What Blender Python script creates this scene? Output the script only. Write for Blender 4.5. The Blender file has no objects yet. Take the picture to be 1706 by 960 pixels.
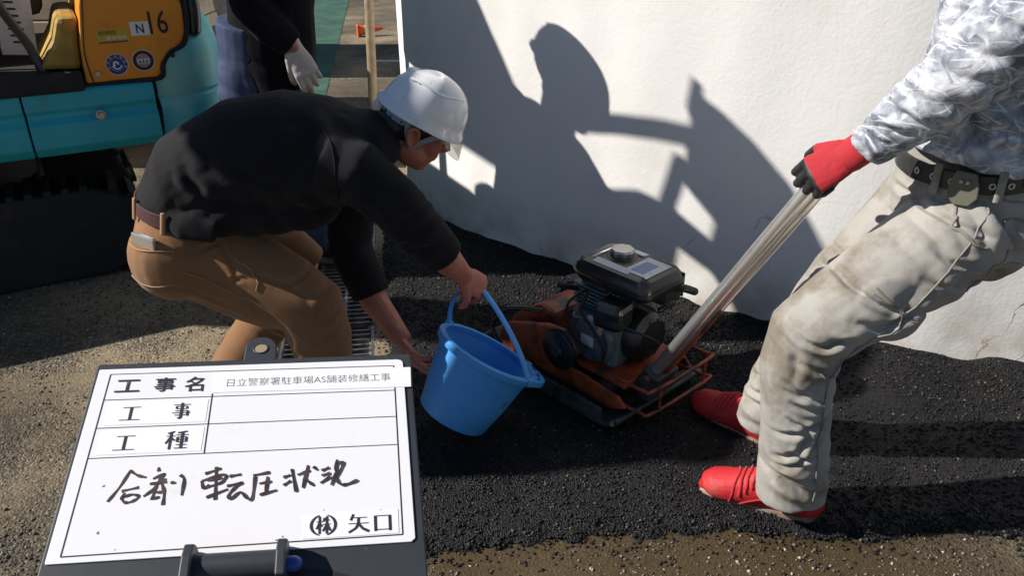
import bpy, math, random
import numpy as np
from mathutils import Vector, Matrix

random.seed(7)
RNG = np.random.default_rng(7)
R = math.radians
SC = bpy.context.scene
COL = SC.collection

# ------------------------------------------------------------------ camera, sky, sun, exposure
cam_data = bpy.data.cameras.new('camera')
cam_data.sensor_width = 36.0
cam_data.lens = 28.07
cam_data.clip_start = 0.05
cam_data.clip_end = 500
cam = bpy.data.objects.new('camera', cam_data)
COL.objects.link(cam)
cam.location = (0, 0, 1.5)
cam.rotation_euler = (R(63), 0, 0)
SC.camera = cam

SUN_EL, SUN_AZ = R(37), R(3)          # sunlight travels towards +x, a touch towards +y
LDIR = Vector((math.cos(SUN_EL) * math.cos(SUN_AZ), math.cos(SUN_EL) * math.sin(SUN_AZ), -math.sin(SUN_EL)))
world = bpy.data.worlds.new('World')
SC.world = world
world.use_nodes = True
wn = world.node_tree.nodes
wl = world.node_tree.links
sky = wn.new('ShaderNodeTexSky')
sky.sky_type = 'NISHITA'
sky.sun_disc = False
sky.sun_elevation = SUN_EL
sky.sun_rotation = math.atan2(-LDIR.x, -LDIR.y)
sky.air_density = 1.0
sky.dust_density = 0.0
sky.ozone_density = 4.0
bg = wn['Background']
wl.new(sky.outputs[0], bg.inputs['Color'])
bg.inputs['Strength'].default_value = 0.05
sun_data = bpy.data.lights.new('sun', 'SUN')
sun_data.energy = 5.0
sun_data.angle = R(0.53)
sun_data.color = (1.0, 0.94, 0.86)
sun = bpy.data.objects.new('sun', sun_data)
COL.objects.link(sun)
sun.rotation_euler = LDIR.to_track_quat('-Z', 'Y').to_euler()
sun.location = (-6, -1, 8)
SC.view_settings.view_transform = 'Standard'
SC.view_settings.look = 'None'
SC.view_settings.exposure = 0.42
SC.view_settings.gamma = 1.0

# ------------------------------------------------------------------ noise
def _h(i, j, k, s):
    n = (i * 374761393 + j * 668265263 + k * 2147483647 + s * 1274126177) & 0xFFFFFFFF
    n = ((n ^ (n >> 13)) * 1274126177) & 0xFFFFFFFF
    return ((n ^ (n >> 16)) & 0xFFFFFF) / float(0xFFFFFF)
def vnoise(p, scale=1.0, seed=0):
    """value noise in -1..1 for an (n,3) array"""
    q = np.asarray(p, float) * scale + 1000.0
    i = np.floor(q).astype(np.int64)
    f = q - i
    f = f * f * (3 - 2 * f)
    out = 0
    for dx in (0, 1):
        for dy in (0, 1):
            for dz in (0, 1):
                w = (f[:, 0] if dx else 1 - f[:, 0]) * (f[:, 1] if dy else 1 - f[:, 1]) * (f[:, 2] if dz else 1 - f[:, 2])
                out = out + w * _h(i[:, 0] + dx, i[:, 1] + dy, i[:, 2] + dz, seed)
    return out * 2 - 1
def fbm(p, scale=1.0, seed=0, octv=3):
    a, o, t = 1.0, 0, 0
    for k in range(octv):
        o = o + a * vnoise(p, scale * 2 ** k, seed + k)
        t += a
        a *= .5
    return o / t

# ------------------------------------------------------------------ materials
def srgb(r, g, b):
    f = lambda c: (c / 12.92 if c <= .04045 else ((c + .055) / 1.055) ** 2.4)
    return (f(r / 255), f(g / 255), f(b / 255))
def mat(name, col, rough=.6, metal=0.0, col2=None, nscale=8.0, lo=.35, hi=.65, bump=None, spec=.5, coat=0, sheen=0,
        rough2=None, dirt=None, detail=6.0, trans=0, alpha=1.0):
    m = bpy.data.materials.new(name)
    m.use_nodes = True
    nt = m.node_tree
    N, L = nt.nodes, nt.links
    b = N['Principled BSDF']
    b.inputs['Base Color'].default_value = (*col, 1)
    b.inputs['Roughness'].default_value = rough
    b.inputs['Metallic'].default_value = metal
    b.inputs['Specular IOR Level'].default_value = spec
    b.inputs['Coat Weight'].default_value = coat
    b.inputs['Sheen Weight'].default_value = sheen
    b.inputs['Transmission Weight'].default_value = trans
    b.inputs['Alpha'].default_value = alpha
    tc = N.new('ShaderNodeTexCoord')
    cur = None
    if col2 is not None:
        nz = N.new('ShaderNodeTexNoise')
        nz.inputs['Scale'].default_value = nscale
        nz.inputs['Detail'].default_value = detail
        L.new(tc.outputs['Object'], nz.inputs['Vector'])
        rp = N.new('ShaderNodeValToRGB')
        rp.color_ramp.elements[0].position = lo
        rp.color_ramp.elements[1].position = hi
        rp.color_ramp.elements[0].color = (*col, 1)
        rp.color_ramp.elements[1].color = (*col2, 1)
        L.new(nz.outputs['Fac'], rp.inputs['Fac'])
        cur = rp.outputs['Color']
        if rough2 is not None:
            mr = N.new('ShaderNodeMapRange')
            mr.inputs['To Min'].default_value = rough
            mr.inputs['To Max'].default_value = rough2
            L.new(nz.outputs['Fac'], mr.inputs['Value'])
            L.new(mr.outputs[0], b.inputs['Roughness'])
    if dirt is not None:       # (colour, scale, lo, hi, amount)
        nz = N.new('ShaderNodeTexNoise')
        nz.inputs['Scale'].default_value = dirt[1]
        nz.inputs['Detail'].default_value = 8
        nz.inputs['Roughness'].default_value = .65
        L.new(tc.outputs['Object'], nz.inputs['Vector'])
        mr = N.new('ShaderNodeMapRange')
        mr.inputs['From Min'].default_value = dirt[2]
        mr.inputs['From Max'].default_value = dirt[3]
        mr.inputs['To Max'].default_value = dirt[4]
        L.new(nz.outputs['Fac'], mr.inputs['Value'])
        mx = N.new('ShaderNodeMix')
        mx.data_type = 'RGBA'
        if cur is not None:
            L.new(cur, mx.inputs[6])
        else:
            mx.inputs[6].default_value = (*col, 1)
        mx.inputs[7].default_value = (*dirt[0], 1)
        L.new(mr.outputs[0], mx.inputs[0])
        cur = mx.outputs[2]
    if cur is not None:
        L.new(cur, b.inputs['Base Color'])
    if bump is not None and len(bump) > 3:      # cloth: weave plus soft crumple
        nb = N.new('ShaderNodeTexNoise')
        nb.noise_type = 'RIDGED_MULTIFRACTAL'
        nb.inputs['Scale'].default_value = 13
        nb.inputs['Detail'].default_value = 3
        nb.inputs['Distortion'].default_value = .8
        nw = N.new('ShaderNodeTexNoise')
        nw.inputs['Scale'].default_value = bump[0]
        ad = N.new('ShaderNodeMath')
        ad.operation = 'MULTIPLY_ADD'
        ad.inputs[1].default_value = bump[3]
        L.new(tc.outputs['Object'], nb.inputs['Vector'])
        L.new(tc.outputs['Object'], nw.inputs['Vector'])
        L.new(nb.outputs['Fac'], ad.inputs[0])
        L.new(nw.outputs['Fac'], ad.inputs[2])
        bp = N.new('ShaderNodeBump')
        bp.inputs['Strength'].default_value = bump[1]
        bp.inputs['Distance'].default_value = bump[2]
        L.new(ad.outputs[0], bp.inputs['Height'])
        L.new(bp.outputs[0], b.inputs['Normal'])
        bump = None
    if bump is not None:       # (scale, strength, distance)
        nb = N.new('ShaderNodeTexNoise')
        nb.inputs['Scale'].default_value = bump[0]
        nb.inputs['Detail'].default_value = 4
        L.new(tc.outputs['Object'], nb.inputs['Vector'])
        bp = N.new('ShaderNodeBump')
        bp.inputs['Strength'].default_value = bump[1]
        bp.inputs['Distance'].default_value = bump[2]
        L.new(nb.outputs['Fac'], bp.inputs['Height'])
        L.new(bp.outputs[0], b.inputs['Normal'])
    return m
def nodes_of(m):
    return m.node_tree.nodes, m.node_tree.links, m.node_tree.nodes['Principled BSDF']
def ramp(N, stops):
    rp = N.new('ShaderNodeValToRGB')
    e = rp.color_ramp.elements
    while len(e) < len(stops):
        e.new(.5)
    for k, (p, c) in enumerate(stops):
        e[k].position = p
        e[k].color = (*c, 1)
    return rp

# old dusty asphalt: grey aggregate, tan dust, brown patches
def old_asphalt():
    m = mat('old_asphalt', (.1, .09, .08), .9, spec=.3)
    N, L, b = nodes_of(m)
    tc = N.new('ShaderNodeTexCoord')
    v = N.new('ShaderNodeTexVoronoi')
    v.inputs['Scale'].default_value = 140
    L.new(tc.outputs['Object'], v.inputs['Vector'])
    rp = ramp(N, [(0, (.045, .04, .033)), (.45, (.11, .098, .08)), (.8, (.21, .185, .15)), (1, (.36, .33, .28))])
    L.new(v.outputs['Color'], rp.inputs['Fac'])
    n1 = N.new('ShaderNodeTexNoise')
    n1.inputs['Scale'].default_value = 2.3
    n1.inputs['Detail'].default_value = 9
    n1.inputs['Roughness'].default_value = .62
    L.new(tc.outputs['Object'], n1.inputs['Vector'])
    r1 = ramp(N, [(.42, (0, 0, 0)), (.60, (1, 1, 1))])
    L.new(n1.outputs['Fac'], r1.inputs['Fac'])
    mx = N.new('ShaderNodeMix')
    mx.data_type = 'RGBA'
    mx.inputs[7].default_value = (.21, .175, .12, 1)
    L.new(rp.outputs[0], mx.inputs[6])
    ml = N.new('ShaderNodeMath')
    ml.operation = 'MULTIPLY'
    ml.inputs[1].default_value = .72
    L.new(r1.outputs[0], ml.inputs[0])
    L.new(ml.outputs[0], mx.inputs[0])
    n2 = N.new('ShaderNodeTexNoise')
    n2.inputs['Scale'].default_value = 1.1
    n2.inputs['Detail'].default_value = 5
    L.new(tc.outputs['Object'], n2.inputs['Vector'])
    r2 = ramp(N, [(.40, (.62, .59, .54)), (.62, (1.5, 1.41, 1.25))])
    L.new(n2.outputs['Fac'], r2.inputs['Fac'])
    m2 = N.new('ShaderNodeMix')
    m2.data_type = 'RGBA'
    m2.blend_type = 'MULTIPLY'
    m2.inputs[0].default_value = 1
    L.new(mx.outputs[2], m2.inputs[6])
    L.new(r2.outputs[0], m2.inputs[7])
    sp = N.new('ShaderNodeSeparateXYZ')
    L.new(tc.outputs['Object'], sp.inputs[0])
    wob = N.new('ShaderNodeMath')
    wob.operation = 'MULTIPLY_ADD'
    wob.inputs[1].default_value = .35
    L.new(n1.outputs['Fac'], wob.inputs[0])
    L.new(sp.outputs['X'], wob.inputs[2])
    dx_ = N.new('ShaderNodeMapRange')
    dx_.inputs['From Min'].default_value = -.22
    dx_.inputs['From Max'].default_value = .0
    L.new(wob.outputs[0], dx_.inputs['Value'])
    dx2 = N.new('ShaderNodeMapRange')
    dx2.inputs['From Min'].default_value = 1.75
    dx2.inputs['From Max'].default_value = 1.0
    L.new(wob.outputs[0], dx2.inputs['Value'])
    dm_ = N.new('ShaderNodeMath')
    dm_.operation = 'MULTIPLY'
    L.new(dx_.outputs[0], dm_.inputs[0])
    L.new(dx2.outputs[0], dm_.inputs[1])
    dm2 = N.new('ShaderNodeMath')
    dm2.operation = 'MULTIPLY'
    dm2.inputs[1].default_value = .86
    L.new(dm_.outputs[0], dm2.inputs[0])
    m3 = N.new('ShaderNodeMix')
    m3.data_type = 'RGBA'
    m3.inputs[7].default_value = (.054, .035, .013, 1)
    L.new(dm2.outputs[0], m3.inputs[0])
    L.new(m2.outputs[2], m3.inputs[6])
    L.new(m3.outputs[2], b.inputs['Base Color'])
    rr_ = N.new('ShaderNodeMapRange')
    rr_.inputs['To Min'].default_value = .9
    rr_.inputs['To Max'].default_value = .38
    L.new(dm2.outputs[0], rr_.inputs['Value'])
    L.new(rr_.outputs[0], b.inputs['Roughness'])
    bp = N.new('ShaderNodeBump')
    bp.inputs['Strength'].default_value = .9
    bp.inputs['Distance'].default_value = .006
    n3 = N.new('ShaderNodeTexNoise')
    n3.inputs['Scale'].default_value = 160
    n3.inputs['Detail'].default_value = 4
    L.new(tc.outputs['Object'], n3.inputs['Vector'])
    ad = N.new('ShaderNodeMath')
    ad.operation = 'SUBTRACT'
    L.new(n3.outputs['Fac'], ad.inputs[0])
    L.new(v.outputs['Distance'], ad.inputs[1])
    L.new(ad.outputs[0], bp.inputs['Height'])
    st_ = N.new('ShaderNodeMapRange')
    st_.inputs['To Min'].default_value = 1.0
    st_.inputs['To Max'].default_value = .28
    sm_ = N.new('ShaderNodeMath')
    sm_.operation = 'MAXIMUM'
    L.new(r1.outputs[0], sm_.inputs[0])
    L.new(dm2.outputs[0], sm_.inputs[1])
    L.new(sm_.outputs[0], st_.inputs['Value'])
    L.new(st_.outputs[0], bp.inputs['Strength'])
    L.new(bp.outputs[0], b.inputs['Normal'])
    return m
def fresh_asphalt():
    m = mat('fresh_asphalt', (.02, .02, .021), .6, spec=.3)
    N, L, b = nodes_of(m)
    tc = N.new('ShaderNodeTexCoord')
    v = N.new('ShaderNodeTexVoronoi')
    v.inputs['Scale'].default_value = 190
    L.new(tc.outputs['Object'], v.inputs['Vector'])
    rp = ramp(N, [(0, (.0035, .0035, .0045)), (.6, (.0075, .0075, .009)), (1, (.022, .021, .020))])
    L.new(v.outputs['Color'], rp.inputs['Fac'])
    nv = N.new('ShaderNodeTexNoise')
    nv.inputs['Scale'].default_value = 3.2
    nv.inputs['Detail'].default_value = 7
    L.new(tc.outputs['Object'], nv.inputs['Vector'])
    rv = ramp(N, [(.36, (.55, .55, .58)), (.66, (1.8, 1.72, 1.62))])
    L.new(nv.outputs['Fac'], rv.inputs['Fac'])
    mv = N.new('ShaderNodeMix')
    mv.data_type = 'RGBA'
    mv.blend_type = 'MULTIPLY'
    mv.inputs[0].default_value = 1
    L.new(rp.outputs[0], mv.inputs[6])
    L.new(rv.outputs[0], mv.inputs[7])
    L.new(mv.outputs[2], b.inputs['Base Color'])
    rr_ = N.new('ShaderNodeMapRange')
    rr_.inputs['From Min'].default_value = .35
    rr_.inputs['From Max'].default_value = .65
    rr_.inputs['To Min'].default_value = .42
    rr_.inputs['To Max'].default_value = .75
    L.new(nv.outputs['Fac'], rr_.inputs['Value'])
    L.new(rr_.outputs[0], b.inputs['Roughness'])
    bp = N.new('ShaderNodeBump')
    bp.inputs['Strength'].default_value = 1
    bp.inputs['Distance'].default_value = .0045
    iv = N.new('ShaderNodeMath')
    iv.operation = 'SUBTRACT'
    iv.inputs[0].default_value = 1
    L.new(v.outputs['Distance'], iv.inputs[1])
    L.new(iv.outputs[0], bp.inputs['Height'])
    L.new(bp.outputs[0], b.inputs['Normal'])
    return m
def stucco():
    m = mat('white_stucco', (.78, .74, .69), .85, spec=.25)
    N, L, b = nodes_of(m)
    tc = N.new('ShaderNodeTexCoord')
    n = N.new('ShaderNodeTexNoise')
    n.inputs['Scale'].default_value = 1.4
    n.inputs['Detail'].default_value = 8
    n.inputs['Roughness'].default_value = .6
    L.new(tc.outputs['Object'], n.inputs['Vector'])
    rp = ramp(N, [(.3, (.70, .675, .64)), (.48, (.79, .775, .755)), (.7, (.82, .81, .80))])
    L.new(n.outputs['Fac'], rp.inputs['Fac'])
    # hairline cracks, only in patches low on the wall
    vw = N.new('ShaderNodeTexNoise')
    vw.inputs['Scale'].default_value = 5
    vw.inputs['Detail'].default_value = 6
    L.new(tc.outputs['Object'], vw.inputs['Vector'])
    sc_ = N.new('ShaderNodeVectorMath')
    sc_.operation = 'MULTIPLY_ADD'
    sc_.inputs[1].default_value = (.28, .28, .28)
    L.new(vw.outputs['Color'], sc_.inputs[0])
    L.new(tc.outputs['Object'], sc_.inputs[2])
    v = N.new('ShaderNodeTexVoronoi')
    v.feature = 'DISTANCE_TO_EDGE'
    v.inputs['Scale'].default_value = 2.1
    L.new(sc_.outputs[0], v.inputs['Vector'])
    lt = N.new('ShaderNodeMapRange')
    lt.inputs['From Min'].default_value = .0015
    lt.inputs['From Max'].default_value = .0045
    lt.inputs['To Min'].default_value = 1
    lt.inputs['To Max'].default_value = 0
    L.new(v.outputs['Distance'], lt.inputs['Value'])
    sep = N.new('ShaderNodeSeparateXYZ')
    L.new(tc.outputs['Object'], sep.inputs[0])
    zr = N.new('ShaderNodeMapRange')
    zr.inputs['From Min'].default_value = .62
    zr.inputs['From Max'].default_value = .25
    L.new(sep.outputs['Z'], zr.inputs['Value'])
    nm = N.new('ShaderNodeTexNoise')
    nm.inputs['Scale'].default_value = 2.4
    L.new(tc.outputs['Object'], nm.inputs['Vector'])
    nr = N.new('ShaderNodeMapRange')
    nr.inputs['From Min'].default_value = .55
    nr.inputs['From Max'].default_value = .62
    L.new(nm.outputs['Fac'], nr.inputs['Value'])
    mu = N.new('ShaderNodeMath')
    mu.operation = 'MULTIPLY'
    L.new(lt.outputs[0], mu.inputs[0])
    L.new(zr.outputs[0], mu.inputs[1])
    mu2 = N.new('ShaderNodeMath')
    mu2.operation = 'MULTIPLY'
    L.new(mu.outputs[0], mu2.inputs[0])
    L.new(nr.outputs[0], mu2.inputs[1])
    mx = N.new('ShaderNodeMix')
    mx.data_type = 'RGBA'
    mx.inputs[7].default_value = (.16, .12, .085, 1)
    L.new(rp.outputs[0], mx.inputs[6])
    L.new(mu2.outputs[0], mx.inputs[0])
    # rising brown splash stains near the ground
    n4 = N.new('ShaderNodeTexNoise')
    n4.inputs['Scale'].default_value = 6
    n4.inputs['Detail'].default_value = 8
    L.new(tc.outputs['Object'], n4.inputs['Vector'])
    z2 = N.new('ShaderNodeMapRange')
    z2.inputs['From Min'].default_value = .30
    z2.inputs['From Max'].default_value = 0
    z2.inputs['To Max'].default_value = .9
    L.new(sep.outputs['Z'], z2.inputs['Value'])
    s4 = N.new('ShaderNodeMapRange')
    s4.inputs['From Min'].default_value = .42
    s4.inputs['From Max'].default_value = .68
    L.new(n4.outputs['Fac'], s4.inputs['Value'])
    m4 = N.new('ShaderNodeMath')
    m4.operation = 'MULTIPLY'
    L.new(z2.outputs[0], m4.inputs[0])
    L.new(s4.outputs[0], m4.inputs[1])
    mx2 = N.new('ShaderNodeMix')
    mx2.data_type = 'RGBA'
    mx2.inputs[7].default_value = (.40, .31, .20, 1)
    L.new(mx.outputs[2], mx2.inputs[6])
    L.new(m4.outputs[0], mx2.inputs[0])
    L.new(mx2.outputs[2], b.inputs['Base Color'])
    nb = N.new('ShaderNodeTexNoise')
    nb.inputs['Scale'].default_value = 75
    nb.inputs['Detail'].default_value = 5
    L.new(tc.outputs['Object'], nb.inputs['Vector'])
    nb2 = N.new('ShaderNodeTexNoise')
    nb2.inputs['Scale'].default_value = 9
    nb2.inputs['Detail'].default_value = 3
    L.new(tc.outputs['Object'], nb2.inputs['Vector'])
    ad = N.new('ShaderNodeMath')
    ad.operation = 'MULTIPLY_ADD'
    ad.inputs[1].default_value = 2.0
    L.new(nb2.outputs['Fac'], ad.inputs[0])
    L.new(nb.outputs['Fac'], ad.inputs[2])
    bp = N.new('ShaderNodeBump')
    bp.inputs['Strength'].default_value = .15
    bp.inputs['Distance'].default_value = .006
    L.new(ad.outputs[0], bp.inputs['Height'])
    L.new(bp.outputs[0], b.inputs['Normal'])
    return m
def frost_cloth():
    """white and slate shirt print: feathery streaks and frost stars"""
    m = mat('frost_print_cloth', (.6, .6, .64), .95, spec=.08, bump=(420, .4, .0014, .25))
    N, L, b = nodes_of(m)
    tc = N.new('ShaderNodeTexCoord')
    n = N.new('ShaderNodeTexNoise')
    n.inputs['Scale'].default_value = 11
    n.inputs['Detail'].default_value = 8
    n.inputs['Roughness'].default_value = .68
    n.inputs['Distortion'].default_value = .8
    L.new(tc.outputs['Object'], n.inputs['Vector'])
    rp = ramp(N, [(.36, (.12, .14, .18)), (.45, (.28, .30, .35)), (.54, (.45, .47, .52)), (.64, (.68, .69, .72))])
    L.new(n.outputs['Fac'], rp.inputs['Fac'])
    cur = rp.outputs[0]
    dst = N.new('ShaderNodeTexNoise')                 # slight bend of the rays
    dst.inputs['Scale'].default_value = 16
    L.new(tc.outputs['Object'], dst.inputs['Vector'])
    wv = N.new('ShaderNodeVectorMath')
    wv.operation = 'MULTIPLY_ADD'
    wv.inputs[1].default_value = (.022, .022, .022)
    L.new(dst.outputs['Color'], wv.inputs[0])
    L.new(tc.outputs['Object'], wv.inputs[2])
    def op(kind, a_, b_=None):
        n_ = N.new('ShaderNodeMath')
        n_.operation = kind
        for q_, x_ in enumerate((a_, b_)):
            if x_ is None:
                continue
            if isinstance(x_, (int, float)):
                n_.inputs[q_].default_value = x_
            else:
                L.new(x_, n_.inputs[q_])
        return n_.outputs[0]
    for k, (vs_, reach, rays, pw, colr) in enumerate(((13, .060, 3.5, 34, (.78, .79, .82)), (19, .045, 2.5, 30, (.74, .75, .79)), (10, .075, 4.0, 44, (.80, .81, .84)), (15, .05, 3.0, 30, (.14, .16, .21)))):
        vo = N.new('ShaderNodeTexVoronoi')
        vo.inputs['Scale'].default_value = vs_
        of = N.new('ShaderNodeVectorMath')
        of.operation = 'ADD'
        of.inputs[1].default_value = (.37 * k, .11 * k, .23 * k)
        L.new(wv.outputs[0], of.inputs[0])
        L.new(of.outputs[0], vo.inputs['Vector'])
        sb = N.new('ShaderNodeVectorMath')
        sb.operation = 'SUBTRACT'
        L.new(of.outputs[0], sb.inputs[0])
        L.new(vo.outputs['Position'], sb.inputs[1])
        sx = N.new('ShaderNodeSeparateXYZ')
        L.new(sb.outputs[0], sx.inputs[0])
        cs = N.new('ShaderNodeSeparateColor')
        L.new(vo.outputs['Color'], cs.inputs[0])
        ang = op('ARCTAN2', sx.outputs['Z'], sx.outputs['X'])
        ph = op('ADD', op('MULTIPLY', ang, rays), op('ADD', op('MULTIPLY', cs.outputs[0], 6.0), op('MULTIPLY', op('SINE', op('MULTIPLY', ang, 2.0)), 1.1)))
        ray = op('POWER', op('ABSOLUTE', op('COSINE', ph)), pw)
        rad = op('SQRT', op('ADD', op('MULTIPLY', sx.outputs['X'], sx.outputs['X']), op('MULTIPLY', sx.outputs['Z'], sx.outputs['Z'])))
        mr = N.new('ShaderNodeMapRange')
        mr.inputs['From Min'].default_value = reach
        mr.inputs['From Max'].default_value = reach * .6
        mr.inputs['To Max'].default_value = .7
        L.new(rad, mr.inputs['Value'])
        fac = op('MULTIPLY', ray, mr.outputs[0])
        fac = op('MULTIPLY', fac, op('GREATER_THAN', cs.outputs[1], .42))
        mx = N.new('ShaderNodeMix')
        mx.data_type = 'RGBA'
        mx.inputs[7].default_value = (*colr, 1)
        L.new(cur, mx.inputs[6])
        L.new(fac, mx.inputs[0])
        cur = mx.outputs[2]
    L.new(cur, b.inputs['Base Color'])
    return m

M = {}
M['old'] = old_asphalt()
M['fresh'] = fresh_asphalt()
M['stucco'] = stucco()
M['frost'] = frost_cloth()
def stone_mat(name, stops, rough, spec):
    m = mat(name, stops[0][1], rough, spec=spec)
    N, L, b = nodes_of(m)
    g = N.new('ShaderNodeNewGeometry')
    rp = ramp(N, stops)
    L.new(g.outputs['Random Per Island'], rp.inputs['Fac'])
    L.new(rp.outputs[0], b.inputs['Base Color'])
    return m
M['grain_black'] = stone_mat('bitumen_grain', [(0, (.004, .004, .0045)), (.6, (.012, .012, .013)), (.9, (.032, .030, .028)), (1, (.13, .11, .085))], .5, .3)
M['grain_old'] = stone_mat('dusty_stone', [(0, (.05, .043, .034)), (.5, (.13, .112, .085)), (.85, (.24, .21, .165)), (1, (.46, .43, .37))], .9, .3)
M['green'] = mat('green_paint', (.025, .075, .055), .8, col2=(.05, .13, .085), nscale=4, bump=(90, .5, .004))
M['steel'] = mat('galvanised_steel', (.25, .25, .24), .45, .9, col2=(.36, .35, .33), nscale=30, dirt=((.10, .08, .06), 18, .5, .7, .7))
M['channel'] = mat('drain_concrete', (.11, .105, .10), .9, col2=(.18, .17, .15), nscale=14, bump=(60, .4, .004))
M['teal'] = mat('turquoise_paint', (.02, .36, .45), .42, col2=(.025, .42, .50), nscale=5, spec=.5, rough2=.55,
                dirt=((.10, .12, .10), 7, .55, .78, .75), bump=(22, .04, .004))
M['teal_fade'] = mat('faded_turquoise_paint', (.03, .40, .50), .45, col2=(.20, .50, .44), nscale=3.2, lo=.45, hi=.66, dirt=((.13, .13, .11), 9, .56, .8, .7))
M['orange'] = mat('orange_panel_paint', (.82, .30, .018), .38, col2=(.74, .25, .016), nscale=6, dirt=((.22, .12, .05), 9, .58, .8, .6))
M['yellow'] = mat('dusty_yellow', (.42, .26, .03), .7, col2=(.30, .18, .03), nscale=22, dirt=((.15, .12, .08), 12, .48, .7, .7))
M['rubber'] = mat('black_rubber', (.012, .012, .013), .8, dirt=((.06, .052, .042), 10, .52, .75, .4), bump=(60, .3, .003))
M['black_metal'] = mat('black_enamel', (.015, .015, .016), .32, spec=.6, dirt=((.10, .09, .075), 14, .54, .75, .6))
M['dark_metal'] = mat('dark_engine_metal', (.05, .055, .06), .5, .5, col2=(.10, .105, .11), nscale=24, dirt=((.06, .045, .03), 20, .48, .7, .8))
M['engine'] = mat('blue_grey_engine_paint', (.075, .115, .14), .45, col2=(.11, .16, .19), nscale=10, dirt=((.03, .027, .024), 14, .48, .68, .8))
M['orange_red'] = mat('worn_orange_red_enamel', (.42, .075, .018), .5, col2=(.30, .05, .015), nscale=9, dirt=((.022, .018, .016), 13, .44, .62, .95), bump=(70, .25, .003))
M['plate'] = mat('asphalt_smeared_steel', (.05, .06, .065), .55, .3, col2=(.11, .125, .13), nscale=9, dirt=((.015, .014, .013), 9, .45, .62, .9), bump=(60, .4, .004))
M['chrome'] = mat('worn_chrome', (.90, .89, .87), .30, .9, dirt=((.40, .36, .29), 18, .60, .82, .7))
M['alu'] = mat('cast_aluminium', (.50, .49, .46), .42, .9, dirt=((.08, .07, .06), 20, .52, .7, .7))
M['white_label'] = mat('label_white', (.62, .63, .64), .5, dirt=((.20, .19, .17), 14, .5, .75, .6))
M['blue_label'] = mat('label_blue', (.16, .25, .42), .5)
M['pail'] = mat('blue_plastic', (.06, .31, .74), .45, col2=(.075, .35, .78), nscale=4, spec=.45, dirt=((.04, .07, .13), 24, .62, .70, .6), rough2=.6)
M['board_white'] = mat('whiteboard_panel', (.80, .80, .82), .38, dirt=((.50, .48, .47), 9, .60, .82, .55), spec=.4)
M['paper'] = mat('sticker_paper', (.82, .82, .83), .6)
M['board_frame'] = mat('blackened_frame', (.030, .034, .042), .5, dirt=((.16, .17, .18), 24, .64, .74, .7), bump=(50, .15, .002))
M['ink'] = mat('printed_ink', (.018, .016, .028), .6)
M['grey_ink'] = mat('pale_printed_ink', (.16, .15, .16), .6)
M['marker'] = mat('brown_black_marker', (.030, .018, .016), .5, col2=(.085, .055, .05), nscale=70, lo=.45, hi=.7)
M['skin'] = mat('skin', (.36, .16, .105), .5, col2=(.31, .12, .08), nscale=22, spec=.4, bump=(260, .12, .001))
M['skin_red'] = mat('flushed_skin', (.48, .185, .125), .5, col2=(.40, .135, .09), nscale=25, spec=.4, bump=(260, .12, .001))
for k in ('skin', 'skin_red'):
    b = M[k].node_tree.nodes['Principled BSDF']
    b.inputs['Subsurface Weight'].default_value = .12
    b.inputs['Subsurface Radius'].default_value = (.9, .3, .15)
    b.inputs['Subsurface Scale'].default_value = .006
M['hair'] = mat('black_hair', (.012, .010, .009), .5, col2=(.025, .02, .018), nscale=120)
M['black_cloth'] = mat('black_cotton', (.013, .0125, .0145), .9, col2=(.018, .0175, .0195), nscale=7, spec=.12, sheen=.05, bump=(420, .5, .0016, .9))
M['navy_cloth'] = mat('navy_jacket_cloth', (.004, .0045, .007), .9, col2=(.007, .0075, .011), nscale=7, spec=.1, sheen=.03, bump=(380, .3, .0012))
M['denim'] = mat('blue_denim', (.032, .046, .098), .85, col2=(.06, .078, .145), nscale=11, spec=.2, bump=(500, .5, .0014, .8))
M['brown_cloth'] = mat('tan_canvas', (.215, .108, .049), .85, col2=(.26, .135, .063), nscale=6, spec=.2, sheen=.15, bump=(480, .6, .0016, .9),
                       dirt=((.12, .075, .045), 7, .60, .82, .5))
M['seam'] = mat('tan_thread', (.36, .21, .11), .8)
M['grey_cloth'] = mat('stone_grey_canvas', (.31, .298, .275), .85, col2=(.37, .355, .325), nscale=6, spec=.2, sheen=.1, bump=(480, .6, .0016, .9),
                      dirt=((.15, .12, .078), 5.0, .49, .63, .72))
M['grey_seam'] = mat('grey_thread', (.23, .21, .185), .8)
M['leather_brown'] = mat('maroon_leather', (.075, .032, .032), .5, col2=(.10, .045, .04), nscale=12, bump=(90, .2, .002))
M['leather_black'] = mat('black_leather', (.022, .022, .022), .45, col2=(.04, .04, .038), nscale=18, bump=(90, .2, .002))
M['olive_leather'] = mat('grey_olive_leather', (.13, .125, .095), .6, bump=(120, .2, .002))
M['red_shoe'] = mat('red_mesh_shoe', (.52, .018, .022), .6, col2=(.44, .014, .02), nscale=14, bump=(380, .5, .0015), dirt=((.40, .17, .13), 9, .56, .8, .6))
M['sole'] = mat('tan_rubber_sole', (.20, .12, .085), .8, col2=(.34, .25, .19), nscale=18)
M['red_glove'] = mat('red_knit', (.40, .009, .018), .8, bump=(420, .5, .0015), sheen=.2)
M['black_glove'] = mat('black_rubber_palm', (.022, .022, .022), .55, bump=(120, .3, .002))
M['white_glove'] = mat('grey_white_knit', (.42, .37, .33), .9, col2=(.50, .45, .41), nscale=14, bump=(420, .6, .0015))
M['helmet'] = mat('white_helmet_shell', (.78, .79, .81), .2, spec=.5, coat=.3, rough2=.4, dirt=((.42, .40, .36), 16, .56, .78, .5))
M['strap'] = mat('pale_grey_webbing', (.30, .34, .38), .8, bump=(300, .4, .001))
M['helmet_in'] = mat('helmet_liner', (.06, .06, .065), .8)
M['boot'] = mat('dark_boot', (.02, .019, .018), .6, dirt=((.13, .11, .08), 14, .5, .72, .6))
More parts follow.
